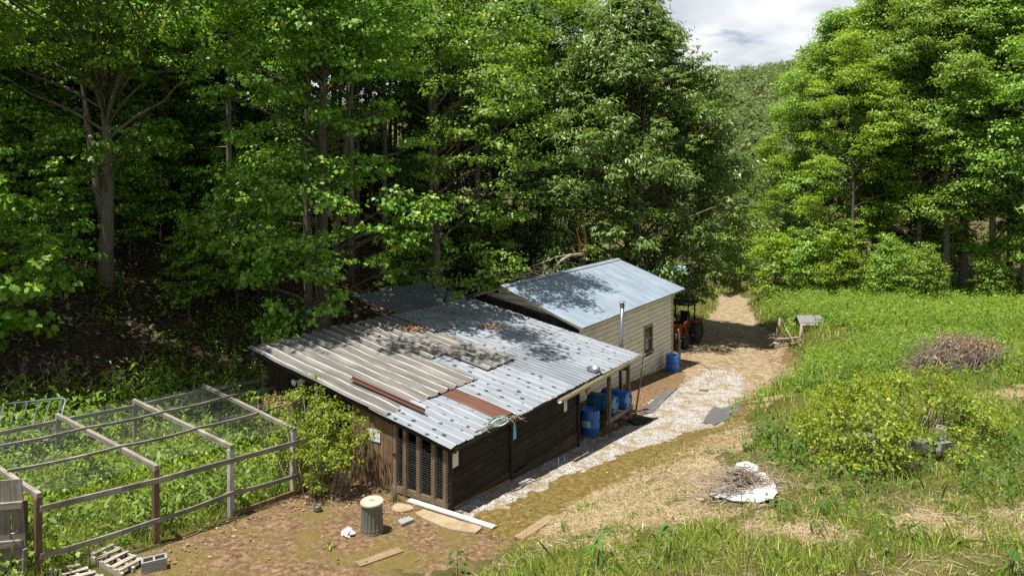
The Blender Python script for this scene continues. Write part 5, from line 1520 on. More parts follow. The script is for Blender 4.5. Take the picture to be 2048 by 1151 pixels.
# ------------------------------------------------------------------ tractor
tp = UV(36.3, 4.05)
tr = thing('tractor', 'orange tractor with a dark front loader bucket parked behind the house', 'tractor', tp, ROTZ + math.pi)   # local +x faces the camera side
def wheel(parent, x, y, R, w):
    M = Matrix.Translation((x, y, R)) @ Matrix.Rotation(math.radians(90), 4, 'X')
    mb = MB(); mb.lathe([(R*.55, -w/2), (R*.9, -w/2), (R, -w*.35), (R, w*.35), (R*.9, w/2), (R*.55, w/2)], 28, M=M, flute=lambda k, z: 1.03 if k % 2 else .97, smooth=False)
    wo = mb.build('wheel', MAT['tyre'], parent)
    mb = MB(); mb.lathe([(0, -w*.2), (R*.3, -w*.25), (R*.56, -w*.48), (R*.56, w*.48), (R*.3, w*.25), (0, w*.2)], 20, M=M); mb.build('rim', MAT['bucket'], wo)
for y in (-.72, .72): wheel(tr, -1.0, y, .62, .38); wheel(tr, .85, y, .40, .25)
mb = MB()
mb.hexa((.55, 0, .80), UA*.75, BA*.30, ZA*.24); mb.hexa((1.22, 0, .78), UA*.08, BA*.26, ZA*.20); mb.hexa((-.6, 0, .62), UA*.55, BA*.30, ZA*.16)
mb.hexa((-1.0, .66, 1.22), UA*.55, BA*.22, ZA*.03); mb.hexa((-1.0, -.66, 1.22), UA*.55, BA*.22, ZA*.03)
mb.build('body', MAT['orange'], tr)
mb = MB(); mb.hexa((1.31, 0, .80), BA*.20, ZA*.14, UA*.012); mb.build('grille', MAT['dark'], tr)
for s in (-1, 1):
    mb = MB(); mb.lathe([(0, .02), (.06, .02), (.07, 0)], 12, M=Matrix.Translation((1.30, s*.19, .97)) @ Matrix.Rotation(math.radians(90), 4, 'Y')); mb.build('headlight', MAT['label'], tr)
    mb = MB(); mb.beam((-.15, s*.50, 1.25), (1.0, s*.50, 1.12), .08, .14); mb.beam((1.0, s*.50, 1.16), (1.75, s*.50, .42), .08, .14); mb.beam((-.15, s*.50, .6), (-.15, s*.50, 1.3), .10, .12)
    mb.build('loader_arm', MAT['orange'], tr)
mb = MB()
pr = [(1.75, .62), (1.68, .30), (1.80, .06), (2.25, .04), (2.28, .05)]
for (x1, z1), (x2, z2) in zip(pr[:-1], pr[1:]): mb.beam((x1, 0, z1), (x2, 0, z2), 1.5, .03)
for s in (-1, 1): mb.hexa((1.95, s*.75, .30), UA*.25, ZA*.26, BA*.015)
mb.build('bucket', MAT['bucket'], tr)
mb = MB()
for s in (-1, 1):
    mb.beam((-1.15, s*.55, .8), (-1.2, s*.55, 2.15), .07, .06); mb.beam((-.1, s*.55, .9), (-.2, s*.55, 2.15), .05, .05)
mb.build('roll_bar', MAT['dark'], tr)
mb = MB(); mb.hexa((-.70, 0, 2.18), UA*.72, BA*.70, ZA*.05); mb.hexa((-.70, 0, 2.24), UA*.60, BA*.58, ZA*.02); mb.build('canopy', MAT['dark'], tr)
mb = MB(); mb.hexa((-.95, 0, 1.05), UA*.25, BA*.25, ZA*.06); mb.hexa((-1.2, 0, 1.35), ZA*.28, BA*.25, UA*.05); mb.build('seat', MAT['dark'], tr)
mb = MB(); mb.lathe([(.19, -.012), (.205, 0), (.19, .012), (.18, 0), (.19, -.012)], 20, M=Matrix.Translation((-.45, 0, 1.28)) @ Matrix.Rotation(.6, 4, 'Y')); mb.tube([(-.3, 0, 1.0), (-.45, 0, 1.28)], .02, 6); mb.build('steering_wheel', MAT['dark'], tr)

# ------------------------------------------------------------------ things on the right-hand field
p = at(1617, 668, 38.2); p.z = gz(p.x, p.y) + .1
wb_ = thing('well_house', 'small grey box with a shingled roof standing in the field weeds', 'well house', p, math.radians(4))
bh = CAMZ - (631 - HYP)/FPX*38.2 - p.z
mb = MB()
for k in range(4): mb.hexa((0, -.34, bh*.35 + k*.055 - .06), UA*.56, ZA*.026, BA*.012)
for k in range(4): mb.hexa((0, .34, bh*.35 + k*.055 - .06), UA*.56, ZA*.026, BA*.012)
for s in (-1, 1): mb.hexa((s*.56, 0, bh*.35 + .03), UA*.012, BA*.33, ZA*.11)
mb.build('wall', MAT['weathered'], wb_)
mb = MB()
for s in (-1, 1):
    for k in range(5):
        t = (k + .5)/5
        d = Vector((0, s*.45, -.46)).normalized()
        c = Vector((0, 0, bh)) + d*(.62*t)
        mb.hexa(c + Vector((0, s*.01, .012)), UA*.68, d*.07, Vector((0, s*.46, .45)).normalized()*.012)
mb.build('roof', MAT['shingle'], wb_, 'grey shingled gable roof')
for x, y in ((-.5, -.28), (.5, -.28), (-.5, .28), (.5, .28)):
    mb = MB(); mb.hexa((x, y, bh*.2), ZA*(bh*.2 + .1), UA*.045, BA*.045); mb.build('leg', MAT['weathered'], wb_)
lgp = G(1553, 688)
lg = thing('log_gateway', 'rustic frame of two grey log posts with a slanting pole and low rails', 'log frame', lgp, 0)
def Lg(px, py, Y): return at(px, py, Y) - lg.location
Y1, Y2 = lgp.y, G(1600, 692).y
for (a, c, w, Yp) in (((1551, 690), (1560, 635), .10, Y1), ((1599, 694), (1603, 650), .085, Y2)):
    A_, C2 = Lg(*a, Yp), Lg(*c, Yp); mid = A_.lerp(C2, .55) + Vector((.02, 0, 0))
    mb = MB(); mb.tube([A_ - ZA*.15, A_.lerp(C2, .3) + Vector((-.02, 0, 0)), mid, C2], [w*1.2, w, w*1.1, w*.7], 9); mb.build('post', MAT['dead_wood'], lg)
mb = MB(); mb.tube([Lg(1561, 636, Y1), Lg(1572, 656, (Y1+Y2)/2), Lg(1587, 684, Y2)], [.035, .035, .03], 7); mb.build('brace', MAT['dead_wood'], lg)
for (a, c) in (((1532, 679), (1600, 674)), ((1558, 687), (1602, 686))):
    mb = MB(); mb.tube([Lg(*a, Y1), Lg((a[0]+c[0])/2, (a[1]+c[1])/2 + 1, (Y1+Y2)/2), Lg(*c, Y2)], [.06, .065, .05], 8); mb.build('rail', MAT['dead_wood'], lg)
p = G(1554, 697)
o = thing('bucket', 'white plastic bucket at the foot of the taller log post', 'bucket', p)
mb = MB(); mb.lathe([(0, 0), (.12, 0), (.15, .30), (.165, .31), (.165, .33), (.14, .33), (.12, .05), (0, .04)], 20); mb.build('pail', MAT['white'], o)
mb = MB(); mb.tube([(-.15, 0, .3), (-.1, -.08, .2), (.1, -.08, .2), (.15, 0, .3)], .006, 5); mb.build('handle', MAT['steel'], o)

def sticks(n, fn, rng_, rad=(.006, .016), m=None, curve=.06, sides=4):
    mb = MB()
    for k in range(n):
        c, d, L = fn(rng_)
        w = Vector((rng_.gauss(0, curve), rng_.gauss(0, curve), rng_.gauss(0, curve)))*L
        r0 = rng_.uniform(*rad)
        mb.tube([c - d*L/2, c - d*L*.15 + w, c + d*L*.2 + w*.6, c + d*L/2], [r0, r0*.85, r0*.6, r0*.3], sides, False)
    return mb
p = G(1912, 738); bp = p.copy()
pile = thing('brush_pile', 'heap of dead brushwood with brown leaves in the field', 'brush pile', p)
ax_ = Vector((.80, .55, .16)).normalized()
def bf(r):
    t = r.uniform(-1, 1); w = (1 - abs(t)**2.2)
    c = Vector((t*1.75, t*1.0 + r.gauss(0, .35), max(.03, (0.10 + .62*w)*r.random()**.7 + .20*(t+1)*.5)))
    c += Vector((.25, -.38, 0))*r.gauss(0, .8)*w
    d = (ax_ + Vector((r.gauss(0, .28), r.gauss(0, .35), r.gauss(0, .20)))).normalized()
    return c, d, r.uniform(.7, 2.0)
sticks(1100, bf, random.Random(12), (.003, .017), curve=.10).build('sticks', MAT['brush'], pile)
rng = np.random.default_rng(14); n = 1500
t = rng.uniform(-.3, 1.0, n); P = np.stack([t*1.7 + rng.normal(size=n)*.3, t*.9 + rng.normal(size=n)*.35 - .1, .30 + .42*(1 - np.abs(t - .3)) + rng.normal(size=n)*.16], 1)
V, F = leaves(P, rng.normal(size=(n, 3)) + np.array([0, 0, .4]), .11, 'long', rng, .5)
add_obj('dead_leaves', np_mesh('dead_leaves', V, F), MAT['dead_leaf'], pile)
o = thing('loose_board', 'orange-tan board lying against the front of the brush pile', 'board', G(1882, 738))
P, Q = at(1868, 712, 22.6) - o.location, at(1900, 744, 22.3) - o.location
mb = MB(); mb.beam(P, Q, .11, .025, (0, -.7, .7)); mb.build('plank', MAT['orange_wood'], o)

# white tarp with its heap of sticks
tq = [(1416,996),(1440,1000),(1490,1010),(1535,1006),(1556,990),(1548,968),(1525,948),(1500,936),(1478,940),(1460,962),(1436,980)]
P = [G(*q) for q in tq]; c = sum(P, Vector())/len(P)
o = thing('tarp', 'rumpled white tarp spread on the dry grass', 'tarp', c)
mb = MB(); K = 9; m = len(P)*4; r = random.Random(21)
for side in (0, 1):
    mb.v.append((0, 0, .10 - side*.012))
    for l in range(1, K+1):
        for k in range(m):
            a = P[k//4].lerp(P[(k//4+1) % len(P)], (k % 4)/4) - c
            v = a*(l/K); f = l/K
            h = .02 + .09*(1 - f)**.8 + .085*float(fbm(v.x*5 + 9, v.y*5 + 5, 77, 3))*(1.2 - .6*f) + (.02*math.sin(k*1.7) if l == K else 0)
            mb.v.append((v.x, v.y, gz(c.x+v.x, c.y+v.y) - c.z + h - side*.012))
N = 1 + K*m
for side in (0, 1):
    o_ = side*N
    for k in range(m): mb.f.append((o_, o_+1+k, o_+1+(k+1) % m)); mb.uv.append([(0, 0)]*3); mb.sm.append(True)
    for l in range(K-1):
        a = o_+1+l*m
        for k in range(m): mb.f.append((a+k, a+m+k, a+m+(k+1) % m, a+(k+1) % m)); mb.uv.append([(0, 0)]*4); mb.sm.append(True)
mb.build('sheet', MAT['tarp'], o)
mb = MB(); mb.lathe([(0, .0), (.20, .0), (.24, .08), (.20, .17), (.10, .215), (0, .22)], 22, flute=lambda k, z: 1 + .10*math.sin(k*1.3 + z*9) + .05*math.sin(k*3.1))
o2 = mb.build('white_sack', MAT['tarp']); o2.location = G(1494, 952) + Vector((0, 0, .04)); props(o2, 'rounded white sack lying at the top edge of the tarp', 'sack')
tp_ = G(1486, 984)
hp = thing('stick_heap', 'heap of thin grey sticks piled on the white tarp', 'stick heap', tp_ + Vector((0, 0, .06)))
def hf(r):
    a = r.uniform(0, 6.28); rr = abs(r.gauss(0, .40))
    c_ = Vector((rr*math.cos(a)*1.25 - .05, rr*math.sin(a)*.9, .05 + .30*math.exp(-(rr/.36)**2)*r.random()))
    return c_, Vector((r.gauss(0, 1), r.gauss(0, .6), r.gauss(0, .16))).normalized(), r.uniform(.25, .75)
sticks(430, hf, random.Random(31), (.004, .010), curve=.06).build('sticks', MAT['dead_wood'], hp)

# ------------------------------------------------------------------ fallen wood
bt = at(1158, 540, 37.0); btz = gz(bt.x, bt.y)
o = thing('broken_tree', 'split snapped tree with bleached fallen limbs behind the white house', 'broken tree', (bt.x, bt.y, btz))
def Bt(px, py, Y): return at(px, py, Y) - o.location
mb = MB(); mb.tube([Vector((0.1, 0, -.3)), Bt(1160, 555, 37), Bt(1166, 520, 37), Bt(1170, 494, 37)], [.26, .22, .17, .10], 9); mb.build('stump', MAT['bark'], o)
mb = MB()
for k, (a, c) in enumerate((((1160, 512), (1152, 455)), ((1170, 512), (1166, 440)), ((1164, 512), (1176, 500)), ((1150, 515), (1142, 492)))):
    mb.tube([Bt(*a, 36.9), Bt((a[0]+c[0])/2 + 3, (a[1]+c[1])/2, 36.9), Bt(*c, 36.9)], [.12, .08, .015], 6)
mb.build('splinter', MAT['split_wood'], o)
mb = MB()
for pts, r0 in ((((1166,508,36.8),(1140,510,36.2),(1120,522,35.8),(1105,543,35.4),(1098,552,35.2)), .10), (((1140,509,36.4),(1110,514,36),(1080,527,35.8),(1050,536,35.8)), .055), (((1122,522,36),(1140,524,36.2),(1160,530,36.3)), .04),
               (((1100,548,35.3),(1075,552,35.4),(1045,560,35.5)), .035), (((1125,430,37.5),(1135,460,37.3),(1150,490,37)), .04), (((1125,430,37.5),(1112,415,37.4),(1108,408,37.4)), .02), (((1128,440,37.5),(1115,450,37.4),(1120,425,37.4)), .015),
               (((1095,560,35.2),(1070,545,35.4),(1040,548,35.4)), .025), (((1150,470,37),(1130,452,37.2),(1118,432,37.3)), .025), (((1172,500,37),(1168,470,37.1),(1158,440,37.2)), .03)):
    P = [Bt(*q) for q in pts]; mb.tube(P, [r0*(1 - .75*k/(len(P)-1)) for k in range(len(P))], 7)
mb.build('limb', MAT['dead_wood'], o)
mb = sticks(90, lambda r: (Bt(r.uniform(1030, 1110), r.uniform(538, 566), r.uniform(35.2, 36.2)), Vector((r.gauss(0, 1), r.gauss(0, .4), r.gauss(0, .5))).normalized(), r.uniform(.4, 1.3)), random.Random(5), (.006, .016))
mb.build('twigs', MAT['dead_wood'], o)
for i, (a, c, rad, lb) in enumerate((((470, 296), (560, 332), .26, 'thick cut log lying across the slope high in the dark wood'), ((480, 318), (556, 344), .22, 'second cut log lying just below the thick one'),
      ((690, 402), (735, 440), .20, 'pair-forming pale log lying aslant in the sun patch of the wood'), ((700, 420), (760, 448), .15, 'thinner pale log beside the aslant one'),
      ((820, 482), (868, 515), .20, 'fallen trunk above the back of the shed roof'), ((776, 488), (850, 500), .12, 'thin fallen trunk crossing behind the shed'), ((285, 375), (312, 390), .06, 'thin bleached pole on the sunlit leaf litter'))):
    P, Q = G(*a), G(*c)
    P.z += rad*.8; Q.z += rad*.8
    o = thing('fallen_log', lb, 'log', (P+Q)/2)
    c_ = (P+Q)/2
    mb = MB(); mb.tube([P - c_, P.lerp(Q, .35) - c_ + ZA*.04, P.lerp(Q, .7) - c_, Q - c_], [rad, rad*.97, rad*.92, rad*.9], 12, False); mb.build('bark', MAT['bark_pale'], o)
    d = (Q-P).normalized()
    mb = MB()
    for e, s, rr in ((P - c_, -1, rad), (Q - c_, 1, rad*.9)):
        mb.tube([e - d*s*.02, e + d*s*.004], [rr*.985, rr*.97], 12)
    mb.build('cut_end', MAT['new_wood'], o)
p = at(1322, 534, 58); p.z = gz(p.x, p.y)
mb = MB(); mb.lathe([(0, 3.9), (.9, 3.8), (1.9, 3.3), (2.3, 2.4), (2.35, 1.2), (2.3, .0)], 24, flute=lambda k, z: 1 + .05*math.sin(k*1.7), smooth=True)
o = mb.build('tarpaulin', MAT['blush']); o.location = p; o.scale = (1.2, .8, .55); props(o, 'pale turquoise cover glimpsed through the dome-shaped tree', 'cover')

# ------------------------------------------------------------------ low vegetation
def scatter(n, x0, x1, y0, y1, keep, rng):
    X = rng.uniform(x0, x1, n); Y = rng.uniform(y0, y1, n)
    k = rng.random(n) < keep(X, Y)
    return X[k], Y[k]
def bankd(X, Y):
    u, b = xy2uv(X, Y)
    return -b - (2.0 - 0.38*np.maximum(0, u - 34))
def blades(X, Y, h, w, rng, lean=0.35, bend=0.35):
    n = len(X); Z = ground_z(X, Y)
    a = rng.random(n)*6.283; la = rng.random(n)*6.283; le = np.abs(rng.normal(size=n))*lean
    d = np.stack([np.cos(a), np.sin(a), np.zeros(n)], 1)*(w*(0.6 + 0.8*rng.random(n)))[:, None]
    L = np.stack([np.cos(la)*le, np.sin(la)*le, np.ones(n)], 1)
    B = np.stack([X, Y, Z - .01], 1); hh = h[:, None]
    m = B + L*hh*.55
    t = B + L*hh*np.array([1, 1, .95]) + np.stack([np.cos(la), np.sin(la), -.35*np.ones(n)], 1)*hh*bend*le[:, None]
    V = np.stack([B - d, B + d, m + d*.8, t, m - d*.8], 1).reshape(-1, 3)
    return V, np.arange(n*5).reshape(n, 5)
def weeds(X, Y, h, ls, per, rng, spread=.14, kind='ovate', up=.9, low=.12):
    n = len(X); Z = ground_z(X, Y)
    hr = np.repeat(h, per); t = low + (1-low)*rng.random(n*per)**.75
    a = rng.random(n*per)*6.283; rr = spread*(.35 + rng.random(n*per))*(1.15 - .6*t)*np.repeat(.6 + .8*rng.random(n), per)
    lx = np.repeat(rng.normal(size=n)*.12, per); ly = np.repeat(rng.normal(size=n)*.12, per)
    P = np.stack([np.repeat(X, per) + rr*np.cos(a) + lx*t*hr, np.repeat(Y, per) + rr*np.sin(a) + ly*t*hr, np.repeat(Z, per) + t*hr], 1)
    o = np.stack([np.cos(a), np.sin(a), np.zeros(n*per)], 1)
    nrm = o*.45 + np.array([0, 0, up]) + rng.normal(size=(n*per, 3))*.3
    return leaves(P, nrm, ls*np.clip(rng.normal(1, .28, n*per), .4, 1.8), kind, rng, .4, o + rng.normal(size=(n*per, 3))*.3 + np.array([0, 0, -.1]))
def stuff(name, VF, m, label, cat):
    return props(add_obj(name, np_mesh(name, *VF), m), label, cat, None, 'stuff')
rng = np.random.default_rng(101)
CLEAR = [((1487, 985), 1.15, 1.0), ((1490, 945), .8, 1.0), ((1440, 832), 1.0, .9), ((1400, 870), 1.2, .8), ((1420, 930), 1.6, .75), ((1340, 950), 1.4, .7), ((1575, 697), 1.9, -.9), ((1610, 683), 2.2, -.9), ((1625, 672), 2.0, -.85), ((1550, 760), 1.6, .7), ((1500, 810), 1.4, .75), ((1480, 860), 1.2, .8), ((1560, 815), 1.2, .5), ((1400, 1000), 1.3, .6), ((1912, 745), 1.8, .5)]
CLEAR = [(G(*q), r_, a_) for q, r_, a_ in CLEAR]
def clear(X, Y, weeds_too=False):
    k = np.ones(np.shape(X))
    for c, r_, a_ in CLEAR:
        if a_ < 0 and not weeds_too: continue
        a_ = abs(a_); k = k*(1 - a_*np.exp(-(((X - c.x)**2 + (Y - c.y)**2)/(r_*r_))**2))
    return k
def keep_grass(X, Y):
    z = zones(X, Y); d = bankd(X, Y)
    k = smooth(.1, 1.1, d)*(1 - .72*z['straw'])*(1 - z['gravel'])*(1 - z['road'])*(1 - .9*z['edge'])*(1 - .95*z['moss'])*clear(X, Y)
    return k*np.clip(fbm(X*.8, Y*.8, 61, 3)*2.6 - .55, .12, 1)
parts = []
X, Y = scatter(60000, -3, 13, 8.4, 16, keep_grass, rng); n = len(X)
parts.append(blades(X, Y, .05 + .20*rng.random(n)*np.clip(fbm(X*1.1, Y*1.1, 62, 3)*3 - .8, .15, 1.5), .005, rng, .5))
X, Y = scatter(26000, -2, 10, 8.4, 11.6, lambda X, Y: keep_grass(X, Y)*np.clip(fbm(X*1.6, Y*1.6, 66, 3)*3.4 - 1.2, .05, 1), rng); n = len(X)
parts.append(blades(X, Y, (.08 + .24*rng.random(n)**1.6), .0048, rng, .4))
X, Y = scatter(52000, 1, 26, 15, 30, keep_grass, rng); n = len(X)
parts.append(blades(X, Y, .14 + .26*rng.random(n), .009, rng))
X, Y = scatter(26000, 6, 44, 28, 52, keep_grass, rng); n = len(X)
parts.append(blades(X, Y, .2 + .35*rng.random(n), .02, rng))
def keep_left(X, Y):
    u, b = xy2uv(X, Y)
    return (smooth(3.0, 3.5, b)*(1 - smooth(9.0, 12.0, b))*(1 - smooth(11.2, 12.0, u) * (b < 8.6)))
X, Y = scatter(70000, -15, -3, 10, 20, keep_left, rng); n = len(X)
parts.append(blades(X, Y, (.14 + .42*rng.random(n))*np.clip(fbm(X*1.2, Y*1.2, 88, 3)*2 - .1, .4, 1.4), .0055, rng))
def keep_road(X, Y):
    z = zones(X, Y)
    return np.clip(z['moss'] + z['edge'] + .5*z['dirt'], 0, 1)*(1 - z['gravel'])*np.clip(fbm(X*1.5, Y*1.5, 63, 3)*4 - 2.25, 0, 1)
X, Y = scatter(24000, -7, 10, 10, 30, keep_road, rng); n = len(X)
parts.append(blades(X, Y, .03 + .07*rng.random(n), .006, rng, .6))
X, Y = scatter(9000, 8, 30, 44, 76, lambda X, Y: (bankd(X, Y) < 1.0)*(1 - zones(X, Y)['road'])*(X/Y > .18)*1.0, rng); n = len(X)
parts.append(blades(X, Y, .15 + .2*rng.random(n), .03, rng))
stuff('grass', merge(parts), MAT['grass'], 'green and yellowing grass on the bank, in the run and round the field', 'grass')

parts = []
def keep_straw(X, Y):
    z = zones(X, Y)
    return np.clip(z['straw'] + .35*z['edge'] + .12*(bankd(X, Y) > .5), 0, 1)*(1 - z['gravel'])
X, Y = scatter(110000, -1, 14, 8.5, 19, keep_straw, rng); n = len(X)
B = np.stack([X, Y, ground_z(X, Y) + .012 + .03*rng.random(n)], 1)
dirs = rng.normal(size=(n, 3))*np.array([1, .7, .18])
parts.append(leaves(B, np.array([0, 0, 1.0]) + rng.normal(size=(n, 3))*.25, .20*(.5 + rng.random(n)), 'blade', rng, .2, dirs))
Fq = parts[0][1]
stuff('dry_straw', parts[0], MAT['straw'], 'dry straw and dead grass lying on the bank', 'straw')

def keep_lit(X, Y):
    z = zones(X, Y); u, b = xy2uv(X, Y)
    near_run = np.exp(-((b - 2.75)/.45)**2)*(u > 6.5)*(u < 11.9)
    near_gab = np.exp(-((u - 11.3)/.5)**2)*(b > .4)*(b < 3.0)
    wall = np.exp(-((b + .1)/.3)**2)*(u > 17)*(u < 31)*.6 + np.exp(-((b - 1.9)/.35)**2)*(u > 21.5)*(u < 31)*.8
    return np.clip((near_run + near_gab + wall + .75*z['edge']*(1-z['gravel']) + .10*z['dirt'] + .12*z['moss'] + .05*z['gravel'] + .3*z['road'])*np.clip(fbm(X*1.7, Y*1.7, 64, 3)*2.4 - .5, .1, 1), 0, 1)
X, Y = scatter(150000, -9, 16, 10, 42, keep_lit, rng); n = len(X)
B = np.stack([X, Y, ground_z(X, Y) + .015 + .03*rng.random(n)], 1)
p1 = leaves(B, np.array([0, 0, 1.0]) + rng.normal(size=(n, 3))*.35, .050*(.35 + rng.random(n)**2*1.4), 'ovate', rng, .1)
X, Y = scatter(26000, -30, 2, 14, 44, lambda X, Y: .35*smooth(9, 11, xy2uv(X, Y)[1]), rng); n = len(X)
B = np.stack([X, Y, ground_z(X, Y) + .02 + .04*rng.random(n)], 1)
p2 = leaves(B, np.array([0, 0, 1.0]) + rng.normal(size=(n, 3))*.4, .14*(.5 + rng.random(n)), 'ovate', rng, -.3)
stuff('leaf_litter', merge([p1, p2]), MAT['litter'], 'dead leaves scattered along the run, the drive edge and the wood floor', 'leaf litter')

def keep_field(X, Y):
    d = bankd(X, Y); z = zones(X, Y); px, py = proj(X, Y, ground_z(X, Y))
    f = smooth(.6, 2.0, d)*smooth(20.5, 23, Y)*(1 - z['straw'])*(1 - .8*z['edge'])*clear(X, Y, True)
    return f*np.clip(fbm(X*.5, Y*.5, 71, 3)*2.4 - .35, .15, 1)
parts = []
X, Y = scatter(27000, 6, 30, 20, 46, keep_field, rng); n = len(X)
hh = (.16 + .6*rng.random(n)**1.4)*np.clip(fbm(X*.55, Y*.55, 72, 3)*3.2 - .8, .25, 1.7)
parts.append(weeds(X, Y, hh, .074, 17, rng, .15))
X, Y = scatter(8000, 14, 48, 34, 56, keep_field, rng); n = len(X)
parts.append(weeds(X, Y, .25 + .6*rng.random(n), .115, 15, rng, .24))
def keep_mid(X, Y):
    px, py = proj(X, Y, ground_z(X, Y)); z = zones(X, Y)
    a = .45*np.exp(-(((px - 1680)/190)**2 + ((py - 960)/85)**2)) + .9*np.exp(-(((px - 2000)/90)**2 + ((py - 890)/90)**2)) + .8*np.exp(-(((px - 1560)/70)**2 + ((py - 900)/45)**2))
    return np.clip(a, 0, 1)*(1 - z['straw'])*clear(X, Y, True)

X, Y = scatter(1800, -2, 12, 8.5, 20, lambda X, Y: .4*keep_grass(X, Y), rng); n = len(X)
parts.append(weeds(X, Y, .05 + .16*rng.random(n), .05, 9, rng, .09))
X, Y = scatter(2600, 8, 22, 22, 40, lambda X, Y: keep_field(X, Y)*np.clip(fbm(X*.35, Y*.35, 93, 3)*5 - 2.6, 0, 1), rng); n = len(X)
stuff('tall_weeds', weeds(X, Y, .4 + .6*rng.random(n), .12, 22, rng, .2, 'long'), MAT['poke'], 'clumps of taller darker weeds standing in the right-hand field', 'weeds')
X, Y = scatter(42000, 6, 40, 20, 50, lambda X, Y: keep_field(X, Y)*np.clip(fbm(X*.5, Y*.5, 94, 3)*5 - 2.2, 0, 1), rng); n = len(X)
stuff('meadow_grass', blades(X, Y, .35 + .5*rng.random(n), .010, rng, .3), MAT['grass'], 'tall pale grass in patches among the field weeds', 'grass')
stuff('field_weeds', merge(parts), MAT['weed'], 'knee-high leafy weeds covering the right-hand field and bank', 'weeds')

X, Y = scatter(4200, 3, 16, 9, 22, keep_mid, rng); n = len(X)
stuff('bank_weeds', weeds(X, Y, (.10 + .40*rng.random(n))*np.clip(fbm(X*1.1, Y*1.1, 89, 3)*2.4 - .4, .3, 1.3), .080, 15, rng, .13), MAT['poke'], 'darker green weeds on the bank in front of the bramble mound', 'weeds')
def in_run(X, Y):
    u, b = xy2uv(X, Y)
    return ((b > 3.5)*(b < 8.0)*(u > 4.6)*(u < 13.2)).astype(float)
def keep_run(X, Y):
    u, b = xy2uv(X, Y)
    return in_run(X, Y)*(.22 + .78*smooth(6.5, 9.0, u))*np.clip(fbm(X*1.1, Y*1.1, 84, 3)*3.2 - 1.1, .06, 1)
X, Y = scatter(12000, -13, -3, 11, 21, keep_run, rng); n = len(X)
u, b = xy2uv(X, Y)
stuff('run_brambles', weeds(X, Y, (.2 + .75*rng.random(n))*(.5 + .65*smooth(6, 10.5, u))*np.clip(fbm(X*.9, Y*.9, 85, 3)*2.2 - .2, .4, 1.4), .068, 18, rng, .14), MAT['bramble'], 'yellow-green brambles growing up to the netting in the poultry run', 'brambles')
X, Y = scatter(9000, -13, -3, 11, 21, lambda X, Y: in_run(X, Y)*np.clip(fbm(X*1.3, Y*1.3, 86, 3)*3.0 - 1.0, .08, 1), rng); n = len(X)
p1 = weeds(X, Y, .15 + .55*rng.random(n)**1.5, .085, 13, rng, .15)
X, Y = scatter(2600, -13, -3, 11, 21, lambda X, Y: in_run(X, Y)*np.clip(fbm(X*1.5, Y*1.5, 87, 3)*4.0 - 2.0, 0, 1), rng); n = len(X)
p2 = weeds(X, Y, .4 + .6*rng.random(n), .15, 12, rng, .16, 'long')
n6 = len(p1[1])
stuff('run_weeds', p1, MAT['weed'], 'mid-green leafy weeds filling the poultry run', 'weeds')
stuff('run_stalks', p2, MAT['weed'], 'narrow-leaved weeds standing up in the poultry run', 'weeds')
parts = []
def keep_back(X, Y):
    u, b = xy2uv(X, Y)
    return smooth(8.0, 8.5, b)*(1 - smooth(9.6, 11.5, b))*(u > 3)*(1 - smooth(13, 15.5, u))
X, Y = scatter(5200, -19, -5, 11, 24, keep_back, rng); n = len(X)
parts.append(weeds(X, Y, .35 + .75*rng.random(n), .17, 17, rng, .26, 'long'))
X, Y = scatter(7500, -26, -4, 14, 30, lambda X, Y: smooth(10, 12, xy2uv(X, Y)[1])*(1 - smooth(16, 26, xy2uv(X, Y)[1]))*np.clip(fbm(X*.4, Y*.4, 81, 3)*4 - 2.0, 0, 1), rng); n = len(X)
parts.append(weeds(X, Y, .12 + .3*rng.random(n), .13, 10, rng, .2, 'long'))
stuff('hedge_weeds', merge(parts), MAT['weed'], 'lush green weeds between the back of the run and the dark wood', 'weeds')

# bushes one can point at
def bush(name, label, cat, base, cl, per, ls, m, seed, flat=.7, kind='ovate', canes=True, up=.8):
    o = thing(name, label, cat, base); rg = np.random.default_rng(seed); r = random.Random(seed)
    ps = []; mb = MB()
    for c, rad in cl:
        c = Vector(c) - base
        ps.append(clump_leaves(np.array(c), rad, flat, int(per*(rad/.5)**2), ls, kind, rg, up, .3, 12))
        if canes:
            for q in range(2):
                e = c + Vector((r.gauss(0, .3), r.gauss(0, .3), r.gauss(0, .15)))*rad*1.5
                g_ = Vector((c.x*.75 + r.gauss(0, .1), c.y*.75 + r.gauss(0, .1), 0)); g_.z = gz(base.x + g_.x, base.y + g_.y) - base.z - .03
                mb.tube([g_, g_.lerp(c, .5) + Vector((0, 0, .1*rad)), c, e], [.010, .008, .006, .002], 4, False)
    if canes: mb.build('canes', MAT['dead_wood'], o)
    V, F = merge(ps); add_obj('foliage', np_mesh('foliage', V, F), m, o)
    return o
cl = [(at(px, py, Y), r_) for px, py, Y, r_ in [(620,800,16.9,.40),(655,800,16.6,.42),(600,830,16.9,.40),(640,840,16.4,.48),(675,835,16.3,.42),(610,870,16.2,.42),(650,880,16.0,.48),(680,875,16.0,.40),(630,920,15.8,.42),(665,925,15.7,.42),(640,960,15.7,.36),(605,910,16.0,.36),(690,910,15.8,.30),(575,880,16.6,.40),(560,840,17.2,.42),(590,800,17.3,.34),(715,890,15.9,.20),(725,875,15.9,.14),(705,930,15.8,.22),(620,965,15.7,.26),(632,990,15.6,.16),(700,865,16.0,.22)]]
bb0 = UV(11.2, 3.3)
bush('bramble_bush', 'big yellow-green bramble bush between the poultry run and the plank door', 'bush', bb0, [(c_ + Vector((random.gauss(0, .10), random.gauss(0, .10), random.gauss(0, .10))), r_*random.uniform(.65, 1.15)) for c_, r_ in cl] + [(c_ + Vector((random.gauss(0, .3), random.gauss(0, .3), random.gauss(.05, .22))), .16) for c_, r_ in cl*2], 380, .066, MAT['bramble'], 5)
